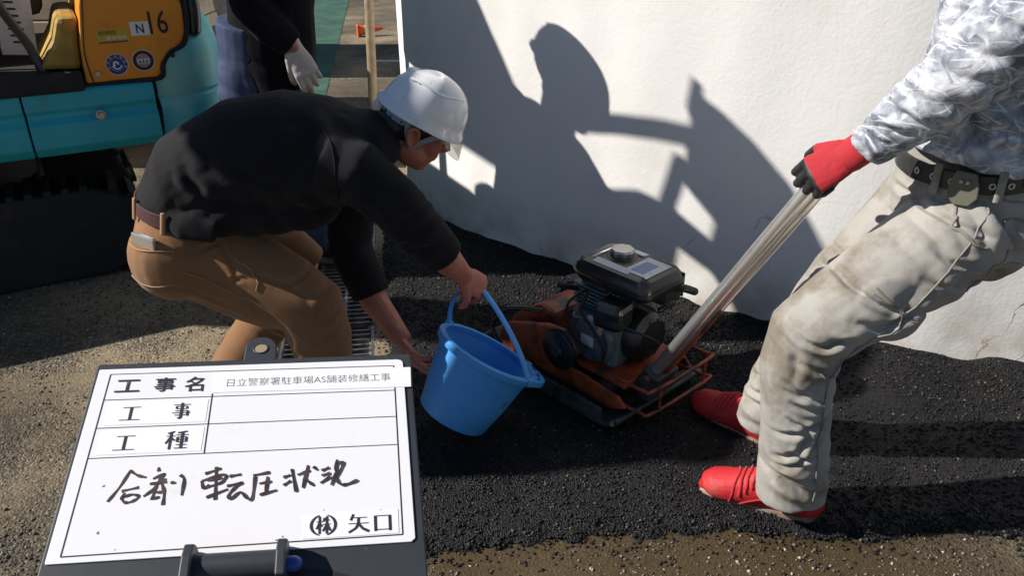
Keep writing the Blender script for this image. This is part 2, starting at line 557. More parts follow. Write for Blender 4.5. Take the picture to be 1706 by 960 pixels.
M['wood'] = mat('weathered_wood_pole', (.34, .26, .16), .7, col2=(.25, .18, .11), nscale=20, bump=(70, .2, .002))
M['cone'] = mat('orange_cone_plastic', (.72, .13, .02), .5)
M['reflect'] = mat('reflective_band', (.55, .56, .58), .35)
M['beige'] = mat('beige_truck_paint', (.42, .37, .29), .55, col2=(.36, .31, .23), nscale=5, dirt=((.14, .09, .055), 9, .5, .7, .8))
M['truck_dark'] = mat('truck_chassis', (.02, .02, .02), .7)
M['lamp_red'] = mat('red_lens', (.45, .012, .02), .25, spec=.6)
M['glass'] = mat('dark_glass', (.02, .025, .03), .08, spec=.7)
M['white'] = mat('white_print', (.75, .75, .73), .5)
M['st_blue'] = mat('sticker_blue', (.02, .04, .20), .45)
M['st_yellow'] = mat('sticker_yellow', (.55, .38, .03), .45)
M['st_green'] = mat('sticker_green', (.03, .25, .07), .45)
M['st_pink'] = mat('sticker_pink', (.48, .20, .20), .45)
M['st_black'] = mat('sticker_black', (.012, .012, .012), .5)
M['st_red'] = mat('sticker_red', (.35, .02, .02), .5)
M['st_blue2'] = mat('print_blue', (.03, .08, .38), .45)
M['dry'] = mat('dry_straw', (.30, .25, .16), .9)
# clear visor: thin tinted plastic
def visor_mat():
    m = bpy.data.materials.new('clear_visor_plastic')
    m.use_nodes = True
    N, L = m.node_tree.nodes, m.node_tree.links
    for n in list(N):
        if n.type != 'OUTPUT_MATERIAL':
            N.remove(n)
    tr = N.new('ShaderNodeBsdfTransparent')
    tr.inputs[0].default_value = (.90, .89, .87, 1)
    gl = N.new('ShaderNodeBsdfGlossy')
    gl.inputs['Roughness'].default_value = .12
    df = N.new('ShaderNodeBsdfDiffuse')
    df.inputs[0].default_value = (.55, .50, .44, 1)
    m1 = N.new('ShaderNodeMixShader')
    m1.inputs[0].default_value = .12
    L.new(tr.outputs[0], m1.inputs[1])
    L.new(df.outputs[0], m1.inputs[2])
    m2 = N.new('ShaderNodeMixShader')
    m2.inputs[0].default_value = .10
    L.new(m1.outputs[0], m2.inputs[1])
    L.new(gl.outputs[0], m2.inputs[2])
    L.new(m2.outputs[0], N['Material Output'].inputs['Surface'])
    return m
M['visor'] = visor_mat()

# ------------------------------------------------------------------ mesh building
OFF = {}                 # root object -> world offset of its frame
def V(*a):
    return Vector(a[0] if len(a) == 1 else a)
class MB:
    def __init__(s):
        s.v, s.f = [], []
    def add(s, vs, fs):
        o = len(s.v)
        s.v += [tuple(p) for p in vs]
        s.f += [tuple(i + o for i in f) for f in fs]
        return s
    def box(s, c, d, rot=None):
        x, y, z = d[0] / 2, d[1] / 2, d[2] / 2
        vs = [Vector(p) for p in ((-x, -y, -z), (x, -y, -z), (x, y, -z), (-x, y, -z), (-x, -y, z), (x, -y, z), (x, y, z), (-x, y, z))]
        if rot is not None:
            vs = [rot @ p for p in vs]
        c = Vector(c)
        return s.add([p + c for p in vs], [(3, 2, 1, 0), (4, 5, 6, 7), (0, 1, 5, 4), (1, 2, 6, 5), (2, 3, 7, 6), (3, 0, 4, 7)])
    def rings(s, rings, cap=True, close=False):
        n = len(rings[0])
        vs = [p for r in rings for p in r]
        fs = []
        m = len(rings)
        for i in range(m if close else m - 1):
            a, b = i * n, ((i + 1) % m) * n
            for k in range(n):
                k2 = (k + 1) % n
                fs.append((a + k, a + k2, b + k2, b + k))
        if cap and not close:
            fs.append(tuple(range(n - 1, -1, -1)))
            fs.append(tuple((m - 1) * n + k for k in range(n)))
        return s.add(vs, fs)
    def loft(s, path, rad, ref=(0, 0, 1), seg=16, round_ends=True, close=False):
        """tube along path; rad: r or (ra along ref side, rb across)"""
        P = [Vector(p) for p in path]
        n = len(P)
        rr = [(q, q) if not isinstance(q, (tuple, list)) else tuple(q) for q in (rad if isinstance(rad, (list,)) else [rad] * n)]
        ref = Vector(ref)
        tan = []
        for i in range(n):
            if close:
                t = P[(i + 1) % n] - P[i - 1]
            elif i == 0:
                t = P[1] - P[0]
            elif i == n - 1:
                t = P[-1] - P[-2]
            else:
                t = (P[i + 1] - P[i]).normalized() + (P[i] - P[i - 1]).normalized()
            tan.append(t.normalized())
        secs = []
        for i in range(n):
            a = ref - tan[i] * ref.dot(tan[i])
            if a.length < 1e-4:
                a = Vector((1, .3, .2)) - tan[i] * Vector((1, .3, .2)).dot(tan[i])
            a.normalize()
            b = tan[i].cross(a)
            secs.append((P[i], a, b, rr[i][0], rr[i][1], tan[i]))
        if round_ends and not close:
            def capsec(sec, sign):
                p, a, b, ra, rb, t = sec
                out = []
                for q in (.35, .7, .92):
                    k = math.sqrt(1 - q * q)
                    out.append((p + t * sign * min(ra, rb) * q, a, b, ra * k, rb * k, t))
                return out
            secs = list(reversed(capsec(secs[0], -1))) + secs + capsec(secs[-1], 1)
        rings = [[p + a * (ra * math.cos(2 * math.pi * k / seg)) + b * (rb * math.sin(2 * math.pi * k / seg)) for k in range(seg)] for p, a, b, ra, rb, t in secs]
        return s.rings(rings, True, close)
    def cyl(s, p0, p1, r, seg=20, r1=None):
        return s.loft([p0, p1], [r, r if r1 is None else r1], ref=(.31, .2, .9), seg=seg, round_ends=False)
    def lathe(s, prof, c=(0, 0, 0), ax=(0, 0, 1), seg=40, cap=True):
        ax = Vector(ax).normalized()
        q = Vector((0, 0, 1)).rotation_difference(ax)
        c = Vector(c)
        rings = [[c + q @ Vector((r * math.cos(2 * math.pi * k / seg), r * math.sin(2 * math.pi * k / seg), z)) for k in range(seg)] for r, z in prof]
        return s.rings(rings, cap)
    def ell(s, c, d, rot=None, seg=20, rings=12):
        c = Vector(c)
        rs = []
        for i in range(1, rings):
            th = math.pi * i / rings
            ring = []
            for k in range(seg):
                ph = 2 * math.pi * k / seg
                p = Vector((d[0] * math.sin(th) * math.cos(ph), d[1] * math.sin(th) * math.sin(ph), -d[2] * math.cos(th)))
                ring.append((rot @ p if rot is not None else p) + c)
            rs.append(ring)
        return s.rings(rs)
    def prism(s, poly, d, frame=None):
        """poly (x,y) extruded 0..d along z of frame (a Matrix)"""
        n = len(poly)
        vs = [Vector((x, y, 0)) for x, y in poly] + [Vector((x, y, d)) for x, y in poly]
        if frame is not None:
            vs = [frame @ p for p in vs]
        return s.add(vs, [tuple(range(n - 1, -1, -1)), tuple(range(n, 2 * n))] + [(k, (k + 1) % n, n + (k + 1) % n, n + k) for k in range(n)])
def smooth_path(pts, n=8, close=False):
    P = [Vector(p) for p in pts]
    out = []
    m = len(P)
    for i in range(m if close else m - 1):
        p0 = P[i - 1] if (i or close) else P[0]
        p1, p2 = P[i], P[(i + 1) % m]
        p3 = P[(i + 2) % m] if (close or i + 2 < m) else P[-1]
        for k in range(n):
            t = k / n
            out.append(.5 * ((2 * p1) + (p2 - p0) * t + (2 * p0 - 5 * p1 + 4 * p2 - p3) * t * t + (3 * p1 - p0 - 3 * p2 + p3) * t ** 3))
    if not close:
        out.append(P[-1])
    return out
def make_mesh(name, vs, fs):
    me = bpy.data.meshes.new(name)
    me.from_pydata([tuple(p) for p in vs], [], fs)
    me.update()
    return me
def thing(name, label, cat, loc=(0, 0, 0), rotz=0, group=None, world=True):
    o = bpy.data.objects.new(name, None)
    o.empty_display_size = .1
    o.location = loc
    o.rotation_euler = (0, 0, rotz)
    COL.objects.link(o)
    o['label'], o['category'] = label, cat
    if group:
        o['group'] = group
    OFF[o.name] = Vector(loc) if world else Vector((0, 0, 0))
    return o
def put(name, me, m, parent=None, smooth=False, bevel=0, off=None, label=None, cat=None, group=None, kind=None, sub=0):
    o = bpy.data.objects.new(name, me)
    COL.objects.link(o)
    if m is not None and not me.materials:
        me.materials.append(m)
    if smooth is True:
        for p in me.polygons:
            p.use_smooth = True
    elif smooth:
        for p in me.polygons:
            p.use_smooth = True
        me.set_sharp_from_angle(angle=R(smooth))
    if parent is not None:
        o.parent = parent
        root = parent
        while root.parent is not None:
            root = root.parent
        q = OFF.get(root.name)
        if q is not None and q.length > 0:
            me.transform(Matrix.Translation(-q))
    if bevel:
        bm = o.modifiers.new('bevel', 'BEVEL')
        bm.width = bevel
        bm.segments = 2
        bm.limit_method = 'ANGLE'
        bm.angle_limit = R(35)
        bm.use_clamp_overlap = True
    if sub:
        sm = o.modifiers.new('sub', 'SUBSURF')
        sm.levels = sm.render_levels = sub
    if label:
        o['label'] = label
    if cat:
        o['category'] = cat
    if group:
        o['group'] = group
    if kind:
        o['kind'] = kind
    return o
def part(name, mb, m, parent=None, smooth=False, bevel=0, **kw):
    return put(name, make_mesh(name, mb.v, mb.f), m, parent, smooth, bevel, **kw)
def fuse(mb, voxel=.007, smooth=4, disp=None):
    """union of closed shells -> one continuous skin, then numpy displacement along normals"""
    me = make_mesh('tmp', mb.v, mb.f)
    o = bpy.data.objects.new('tmp', me)
    COL.objects.link(o)
    r = o.modifiers.new('r', 'REMESH')
    r.mode = 'VOXEL'
    r.voxel_size = voxel
    if smooth:
        s = o.modifiers.new('s', 'SMOOTH')
        s.factor = .5
        s.iterations = smooth
    dg = bpy.context.evaluated_depsgraph_get()
    out = bpy.data.meshes.new_from_object(o.evaluated_get(dg))
    bpy.data.objects.remove(o)
    bpy.data.meshes.remove(me)
    n = len(out.vertices)
    if disp is not None:
        co = np.empty(n * 3)
        out.vertices.foreach_get('co', co)
        co = co.reshape(-1, 3)
        nr = np.empty(n * 3)
        out.vertices.foreach_get('normal', nr)
        nr = nr.reshape(-1, 3)
        co = co + nr * disp(co, nr)[:, None]
        out.vertices.foreach_set('co', co.ravel())
        out.update()
    out.polygons.foreach_set('use_smooth', [True] * len(out.polygons))
    return out
def folds(spec, base=.003, scale=9, seed=1):
    """spec: (centre, axis, wavelength, amplitude, radius): creases across `axis` near `centre`"""
    def f(co, nr):
        d = base * fbm(co, scale, seed, 3)
        for k, (c, ax, wl_, amp, rad) in enumerate(spec):
            ax = np.array(Vector(ax).normalized())
            q = co - np.array(c)
            w = np.exp(-(q ** 2).sum(1) / (rad * rad))
            ph = (q @ ax) / wl_ * 2 * math.pi + 2.4 * vnoise(co, 5.5, seed + 20 + k) + .7 * vnoise(co, 15, seed + 40 + k)
            s = np.sin(ph)
            s = 1 - 2 * np.abs(np.sin(ph * .5)) ** 1.3           # narrow valleys, broad ridges
            d = d - amp * .8 * w * s * np.clip(.5 + .9 * vnoise(co, 6, seed + 60 + k), 0, 1.2)
        return d
    return f

CR_R = [[(.683, .587), (.732, .592), (.768, .578)], [(.682, .518), (.741, .496)], [(.632, .538), (.704, .513), (.74, .528)], [(.629, .478), (.691, .438), (.746, .426)], [(.628, .455), (.669, .444), (.73, .488)], [(.635, .225), (.689, .236), (.733, .306)],
        [(.62, .21), (.697, .188), (.748, .201)], [(.656, .186), (.717, .15)], [(.716, .372), (.686, .284), (.636, .236)], [(.687, .744), (.755, .705), (.834, .668)], [(.628, .693), (.668, .719), (.699, .768)], [(.82, .611), (.858, .682)],
        [(.747, .643), (.816, .63), (.879, .677)], [(.834, .696), (.875, .662), (.924, .677)], [(.631, .597), (.689, .578), (.747, .602)], [(.65, .372), (.697, .351), (.747, .372)], [(.623, .318), (.674, .329), (.733, .372)], [(.82, .833), (.764, .875), (.767, .916)],
        [(.872, .875), (.923, .858), (1.008, .833)], [(.607, .587), (.639, .548), (.642, .478)], [(.90, .80), (.95, .77), (1.02, .775)], [(.88, .74), (.95, .72), (1.03, .73)], [(.66, .28), (.70, .26), (.74, .27)], [(.65, .42), (.70, .40), (.75, .41)]]
CR_B = [[(-.77, .66), (-.74, .62), (-.72, .57)], [(-.689, .582), (-.599, .548), (-.542, .569)], [(-.616, .561), (-.555, .516), (-.528, .483)], [(-.567, .418), (-.531, .394), (-.48, .411), (-.454, .453)],
        [(-.539, .453), (-.504, .439), (-.47, .464)], [(-.749, .497), (-.701, .502), (-.674, .474)], [(-.565, .593), (-.521, .603), (-.495, .634)], [(-.531, .518), (-.493, .518), (-.457, .54)], [(-.587, .639), (-.55, .634), (-.511, .655)], [(-.82, .639), (-.78, .655), (-.759, .665)],
        [(-.569, .486), (-.531, .475), (-.51, .497)], [(-.76, .551), (-.719, .566), (-.692, .561)], [(-.62, .36), (-.57, .34), (-.50, .35)], [(-.88, .50), (-.82, .48), (-.74, .44)], [(-.90, .56), (-.84, .53), (-.78, .50)]]
CR_BS = [[(-.754, .897), (-.744, .869), (-.717, .848)], [(-.82, .877), (-.80, .835), (-.77, .80)], [(-.855, .856), (-.843, .814), (-.809, .782)], [(-.565, .982), (-.529, .962), (-.515, .952)],
         [(-.485, 1.002), (-.446, .962), (-.401, .927)], [(-.426, 1.016), (-.401, .982), (-.365, .947)], [(-.663, .814), (-.619, .835), (-.562, .814)], [(-.484, .835), (-.437, .814), (-.394, .835)], [(-.685, .866), (-.626, .856), (-.574, .877)], [(-.34, .83), (-.28, .78), (-.24, .72)], [(-.30, .72), (-.26, .70), (-.20, .705)], [(-.27, .66), (-.22, .65), (-.17, .66)], [(-.40, .80), (-.34, .74), (-.30, .66)], [(-.52, .62), (-.48, .56), (-.44, .57)]]
CR_RS = [[(.655, 1.009), (.685, .991), (.695, 1.026)], [(.70, 1.06), (.755, 1.022), (.80, 1.035)], [(.698, 1.093), (.754, 1.049), (.821, 1.055)], [(.727, 1.131), (.795, 1.078), (.863, 1.074)], [(.741, 1.151), (.803, 1.12), (.851, 1.117)], [(.713, 1.112), (.756, 1.083), (.784, 1.084)],
         [(.73, 1.02), (.75, .985)], [(.678, 1.074), (.719, 1.036), (.75, 1.026)], [(.79, 1.21), (.84, 1.17), (.90, 1.165)], [(.82, 1.25), (.87, 1.215), (.93, 1.21)], [(.90, .989), (.95, 1.014), (1.0, 1.058)], [(.90, 1.036), (.95, 1.033), (1.0, 1.062)], [(.956, .966), (1.045, .971)],
         [(.92, 1.10), (.96, 1.14), (1.02, 1.16)], [(.95, 1.07), (1.02, 1.04), (1.08, 1.07)], [(.88, 1.28), (.93, 1.26), (.97, 1.28)], [(1.0, 1.2), (1.06, 1.15), (1.12, 1.16)], [(1.0, 1.0), (1.07, 1.03), (1.13, 1.0)]]
def creases(polys, depth, width, seed=0):
    """hand-placed cloth creases given in (x, z), on the side that faces -y"""
    rg = np.random.default_rng(seed)
    def f(co, nr):
        d = np.zeros(len(co))
        face = np.clip((.35 - nr[:, 1]) / .4, 0, 1)
        P2 = co[:, [0, 2]] + .004 * np.stack([vnoise(co, 30, seed), vnoise(co, 30, seed + 3)], -1)
        for poly in polys:
            pts = [np.array((p.x, p.z)) for p in smooth_path([(x, 0, z) for x, z in poly], 6)]
            dep = depth * rg.uniform(.6, 1.2)
            w = width * rg.uniform(.75, 1.3)
            best = np.full(len(co), 9.0)
            tt = np.zeros(len(co))
            n_ = len(pts) - 1
            for i in range(n_):
                a, b = pts[i], pts[i + 1]
                ab = b - a
                t = np.clip(((P2 - a) @ ab) / (ab @ ab + 1e-12), 0, 1)
                dd = np.hypot(*(P2 - a - t[:, None] * ab).T)
                m = dd < best
                best[m] = dd[m]
                tt[m] = (i + t[m]) / n_
            env = np.sin(np.clip(tt, .03, .97) * math.pi) ** .6
            d += dep * env * (-np.exp(-(best / w) ** 2) + .42 * np.exp(-((best - 1.9 * w) / (1.2 * w)) ** 2))
        return d * face
    return f
def both(f, g):
    return lambda co, nr: f(co, nr) + g(co, nr)

def frame_from(z, x):
    """rotation matrix with local z and (approx.) x"""
    z = Vector(z).normalized()
    x = Vector(x)
    x = (x - z * x.dot(z)).normalized()
    y = z.cross(x)
    return Matrix((x, y, z)).transposed()

def hand(wrist, fdir, palm_n, side=1, curl=(40, 50, 30), thumb=(35, 20), size=1.0, spread=6, curls=None, thumb_out=40):
    """hand as closed shells: wrist point, direction of the fingers, palm normal; thumb on `side` of the palm"""
    mb = MB()
    F = Vector(fdir).normalized()
    Nn = Vector(palm_n)
    Nn = (Nn - F * Nn.dot(F)).normalized()
    S = F.cross(Nn).normalized() * side          # thumb side
    W = Vector(wrist)
    k = size
    mb.loft([W - F * .03 * k, W + F * .012 * k, W + F * .045 * k, W + F * .085 * k], [(.021 * k, .028 * k), (.019 * k, .030 * k), (.017 * k, .039 * k), (.014 * k, .041 * k)], ref=Nn, seg=16)
    lens = ((.043, .026, .021), (.048, .030, .023), (.044, .028, .022), (.034, .021, .019))
    offs = (.030, .010, -.011, -.030)
    for i in range(4):
        c = curls[i] if curls else curl
        base = W + F * (.088 - .004 * abs(i - 1.2)) * k + S * offs[i] * k
        ang = math.radians((1.4 - i) * spread)
        d = (F * math.cos(ang) + S * math.sin(ang)).normalized()
        p = [base - d * .02 * k, base]
        a = 0
        for j in range(3):
            a += math.radians(c[j])
            dd = d * math.cos(a) + Nn * math.sin(a)
            p.append(p[-1] + dd * lens[i][j] * k)
        r0 = (.0098, .0100, .0096, .0085)[i] * k
        mb.loft(p, [r0 * 1.05, r0 * 1.05, r0, r0 * .92, r0 * .75], ref=S, seg=10)
    b = W + F * .022 * k + S * .027 * k
    a = math.radians(thumb_out)
    d1 = (F * math.cos(a) + S * math.sin(a) + Nn * .25).normalized()
    p1 = b + d1 * .040 * k
    a2 = math.radians(thumb[0])
    d2 = (F * math.cos(a) + S * math.sin(a) * .6 + Nn * math.sin(a2) * 1.4).normalized()
    p2 = p1 + d2 * .032 * k
    a3 = math.radians(thumb[0] + thumb[1])
    d3 = (F * math.cos(a) * .7 + S * math.sin(a) * .1 + Nn * math.sin(a3) * 1.7).normalized()
    mb.loft([b - d1 * .012, b, p1, p2, p2 + d3 * .026 * k], [.014 * k, .0145 * k, .0115 * k, .0105 * k, .0085 * k], ref=Nn, seg=10)
    return mb

def text_mesh(body, h, w=None, offset=0.0, bold=0.0):
    """flat text mesh with lower left at 0,0, cap height h, width w"""
    c = bpy.data.curves.new('t', 'FONT')
    c.body = body
    c.offset = offset
    c.resolution_u = 3
    o = bpy.data.objects.new('t', c)
    COL.objects.link(o)
    dg = bpy.context.evaluated_depsgraph_get()
    me = bpy.data.meshes.new_from_object(o.evaluated_get(dg))
    bpy.data.objects.remove(o)
    co = np.array([v.co[:] for v in me.vertices])
    mn, mx = co.min(0), co.max(0)
    sy = h / (mx[1] - mn[1])
    sx = sy if w is None else w / (mx[0] - mn[0])
    me.transform(Matrix.Translation((-mn[0], -mn[1], 0)))
    me.transform(Matrix.Diagonal((sx, sy, 1, 1)))
    me.materials.clear()
    return me

def scatter(n, pts_fn, smin, smax, seed):
    """n irregular little stones as one vertex/face array"""
    rg = np.random.default_rng(seed)
    P = pts_fn(rg, n)
    n = len(P)
    base = np.array([(1, 0, 0), (-1, 0, 0), (0, 1, 0), (0, -1, 0), (0, 0, 1), (0, 0, -.6)], float)
    s = smin + (smax - smin) * rg.random(n) ** 2.2
    sc = s[:, None] * (.6 + .7 * rg.random((n, 3)))
    jit = base[None] * sc[:, None, :] * (.75 + .5 * rg.random((n, 6, 1)))
    a = rg.random(n) * 6.283
    ca, sa = np.cos(a), np.sin(a)
    t = (rg.random(n) - .5) * 1.2
    ct, st_ = np.cos(t), np.sin(t)
    x = jit[:, :, 0] * ct[:, None] - jit[:, :, 2] * st_[:, None]
    z = jit[:, :, 0] * st_[:, None] + jit[:, :, 2] * ct[:, None]
    y = jit[:, :, 1]
    X = x * ca[:, None] - y * sa[:, None]
    Y = x * sa[:, None] + y * ca[:, None]
    co = np.stack([X, Y, z], -1) + P[:, None, :] + np.array([0, 0, 1])[None, None] * (s * .15)[:, None, None]
    fb = np.array([(0, 2, 4), (2, 1, 4), (1, 3, 4), (3, 0, 4), (2, 0, 5), (1, 2, 5), (3, 1, 5), (0, 3, 5)])
    F = (fb[None] + (np.arange(n) * 6)[:, None, None]).reshape(-1, 3)
    me = bpy.data.meshes.new('grains')
    me.vertices.add(n * 6)
    me.vertices.foreach_set('co', co.ravel())
    me.loops.add(len(F) * 3)
    me.loops.foreach_set('vertex_index', F.ravel().astype(np.int32))
    me.polygons.add(len(F))
    me.polygons.foreach_set('loop_start', np.arange(len(F), dtype=np.int32) * 3)
    me.polygons.foreach_set('loop_total', np.full(len(F), 3, dtype=np.int32))
    me.update(calc_edges=True)
    return me

# ================================================================== THE SETTING
GL = lambda y: -.84 - .15 * (y - 2.45)          # left edge of the drain
GW = .35
g0, g1 = 1.15, 5.64
gv = [(-60, -30, 0), (60, -30, 0), (60, g0, 0), (GL(g0) + GW, g0, 0), (GL(g0), g0, 0), (-60, g0, 0),
      (60, g1, 0), (GL(g1) + GW, g1, 0), (GL(g1), g1, 0), (-60, g1, 0), (60, 90, 0), (-60, 90, 0)]
gf = [(0, 1, 2, 3, 4, 5), (5, 4, 8, 9), (3, 2, 6, 7), (9, 8, 7, 6, 10, 11)]
put('ground', make_mesh('ground', gv, gf), M['old'], kind='structure')
# drain channel under the gratings
mb = MB()
dp = .22
for (xa, za), (xb, zb) in (((0, 0), (.03, -.02)), ((.03, -.02), (.03, -dp)), ((.03, -dp), (GW - .03, -dp)), ((GW - .03, -dp), (GW - .03, -.02)), ((GW - .03, -.02), (GW, 0))):
    mb.add([(GL(g0) + xa, g0, za - .002), (GL(g0) + xb, g0, zb - .002), (GL(g1) + xb, g1, zb - .002), (GL(g1) + xa, g1, za - .002)], [(0, 1, 2, 3)])
part('drain_channel', mb, M['channel'], kind='structure')
# green painted bay
put('green_bay', make_mesh('green_bay', [(GL(5.2) - 7, 5.2, .004), (GL(5.2) - .05, 5.2, .004), (GL(22) - .05, 22, .004), (GL(22) - 7, 22, .004)], [(0, 1, 2, 3)]), M['green'], kind='structure')
put('bay_line', make_mesh('bay_line', [(-1.35 + .0, 7.60, .004), (.6, 7.60, .004), (.6, 7.66, .004), (-1.35, 7.66, .004)], [(0, 1, 2, 3)]), M['white_label'], kind='structure')

# curved white wall
wp = [(6.5, 1.62), (4.5, 1.78), (3.2, 1.96), (2.4, 2.12), (1.745, 2.29), (1.277, 2.45), (.876, 2.65), (.55, 2.85), (.274, 3.05), (.05, 3.22), (-.17, 3.40), (-.38, 3.64), (-.52, 3.93),
      (-.585, 4.28), (-.57, 4.75), (-.42, 5.3), (-.05, 6.0), (.6, 6.8), (1.6, 7.5)]
WP = smooth_path([(x, y, 0) for x, y in wp], 10)
WALL_H = 2.5
def wall_mesh():
    vs, fs = [], []
    n = len(WP)
    zs = [-.05, .02, .1, .2, .4, .7, 1.0, 1.4, 1.9, WALL_H]
    for i, p in enumerate(WP):
        t = (WP[min(i + 1, n - 1)] - WP[max(i - 1, 0)]).normalized()
        nrm = Vector((t.y, -t.x, 0))       # towards the inside
        if nrm.dot(Vector((.4, 1, 0))) < 0 and i < n * .8:
            nrm = -nrm
        for z in zs:
            w = .004 * math.sin(i * .9 + z * 5) * math.sin(z * 3.1 + i * .23)
            vs.append(p - nrm * w + Vector((0, 0, z)))
        vs.append(p + nrm * .25 + Vector((0, 0, WALL_H)))
        vs.append(p + nrm * .25 + Vector((0, 0, -.05)))
    k = len(zs) + 2
    for i in range(n - 1):
        for j in range(k - 1):
            a = i * k + j
            fs.append((a, a + k, a + k + 1, a + 1))
    fs.append(tuple(range(k)))
    fs.append(tuple((n - 1) * k + j for j in range(k - 1, -1, -1)))
    return make_mesh('curved_wall', vs, fs)
put('curved_wall', wall_mesh(), M['stucco'], smooth=40, label='white stuccoed wall curving away behind the workers', cat='wall')

# fresh asphalt mat with a crumbling edge
wx = np.array([p.x for p in WP[:130]])
wy = np.array([p.y for p in WP[:130]])
o_ = np.argsort(wx)
wx, wy = wx[o_], wy[o_]
def fresh_mask(x, y):
    p = np.stack([x, y, 0 * x], -1)
    yn = np.interp(x, [-.4, -.2, 0, .25, .55, .85, 1.15, 1.6, 3.3], [1.43, 1.47, 1.50, 1.55, 1.545, 1.53, 1.545, 1.50, 1.46])
    d1 = y - yn + .035 * fbm(p, 7, 3) + .02 * vnoise(p, 30, 5)
    xl = np.interp(y, [1.3, 1.9, 2.6, 4.5], [-.30, -.36, -.47, -.78])
    d2 = x - xl + .02 * fbm(p, 8, 9)
    return np.minimum(d1, d2)
def fresh_h(x, y):
    p = np.stack([x, y, 0 * x], -1)
    d = fresh_mask(x, y)
    t = np.clip((d + .01) / .07, 0, 1)
    h = (t * t * (3 - 2 * t)) * (.020 + .010 * fbm(p, 3.1, 11) + .0022 * fbm(p, 22, 13))
    dw = np.interp(x, wx, wy) - y                # heaped against the wall
    h = h + np.where(d > .05, 1, 0) * np.clip(1 - dw / .10, 0, 1) * (.016 + .018 * vnoise(p, 9, 31))
    return h + np.where(d > 0, .004, -.012) + .0012 * vnoise(p, 55, 17) * t
xs = np.arange(-.86, 3.3, .0135)
ys = np.arange(1.34, 4.3, .0135)
GX, GY = np.meshgrid(xs, ys)
gx, gy = GX.ravel(), GY.ravel()
gz = fresh_h(gx, gy)
dm = fresh_mask(gx, gy)
keep = (dm > -.03) & (gy < np.interp(gx, wx, wy) + .08)
nx, ny = len(xs), len(ys)
ii = np.arange(nx * ny).reshape(ny, nx)
q = np.stack([ii[:-1, :-1], ii[:-1, 1:], ii[1:, 1:], ii[1:, :-1]], -1).reshape(-1, 4)
q = q[keep[q].all(1)]
used = np.unique(q)
rm = -np.ones(nx * ny, int)
rm[used] = np.arange(len(used))
me = make_mesh('fresh_asphalt', np.stack([gx, gy, gz], -1)[used].tolist(), rm[q].tolist())
put('fresh_asphalt', me, M['fresh'], smooth=True, kind='structure')
def fresh_pts(rg, n):
    x = rg.uniform(-.6, 2.3, n)
    y = rg.uniform(1.36, 3.7, n)
    d = fresh_mask(x, y)
    edge = np.exp(-(d / .06) ** 2)
    pv = np.clip(.60 + .9 * fbm(np.stack([x, y, 0 * x], -1), 2.6, 77, 3), .04, 1)
    ok = (y < np.interp(x, wx, wy) - .004) & (((d > 0) & (rg.random(n) < .75 * pv + .6 * edge)) | ((d > -.24) & (d <= 0) & (rg.random(n) < .45 * np.exp(d / .05))))
    x, y, d = x[ok], y[ok], d[ok]
    return np.stack([x, y, np.maximum(fresh_h(x, y), 0)], -1)
put('loose_bitumen_grains', scatter(200000, fresh_pts, .0011, .0068, 3), M['grain_black'], label='loose black asphalt grains strewn over the fresh patch', cat='asphalt', kind='stuff')
def old_pts(rg, n):
    y = 1.3 + 2.9 * rg.random(n) ** 1.3
    x = rg.uniform(-1.05, 1.0, n) * (y * .80 + .35)
    d = fresh_mask(x, y)
    p = np.stack([x, y, 0 * x], -1)
    m = fbm(p, 2.2, 40, 3)
    ok = (d < -.02) & ~((x > GL(y) - .02) & (x < GL(y) + GW + .02)) & (rg.random(n) < np.clip(.35 + 1.5 * m, .06, 1))
    ok &= y < np.interp(x, wx, wy)
    ok &= ~((x > -.28) & (y < 1.62) & (rg.random(n) < .62))
    return np.stack([x[ok], y[ok], 0 * x[ok]], -1)
put('loose_stones', scatter(90000, old_pts, .0018, .0062, 5), M['grain_old'], label='loose dusty stone chips on the worn asphalt', cat='gravel', kind='stuff')

# steel gratings over the drain, each a panel of bars
def bar_mesh(d, name, m):
    mb_ = MB().box((0, 0, 0), d)
    me_ = make_mesh(name, mb_.v, mb_.f)
    me_.materials.append(m)
    return me_
rail = bar_mesh((.012, .985, .028), 'rail', M['steel'])
cross = bar_mesh((GW - .045, .0085, .020), 'bar', M['steel'])
wheres = ['nearest, beside the board', 'second from the camera, beside the brown trousers', 'third from the camera, behind the bent worker', 'farthest of the row, behind the bent worker']
for k in range(4):
    y0 = 1.62 + k * 1.0
    r = thing('drain_grating', 'steel drain grating panel, ' + wheres[k], 'grating', (GL(y0 + .5) + GW / 2, y0 + .5, 0), math.atan(.15), 'steel gratings over the drain', world=False)
    for j, x in enumerate((-GW / 2 + .012, -.055, .055, GW / 2 - .012)):
        o = bpy.data.objects.new('rail', rail)
        COL.objects.link(o)
        o.parent = r
        o.location = (x, 0, -.018)
    for j in range(28):
        o = bpy.data.objects.new('bar', cross)
        COL.objects.link(o)
        o.parent = r
        o.location = (0, -.475 + j * .0352, -.0165 + .0006 * (j % 3))

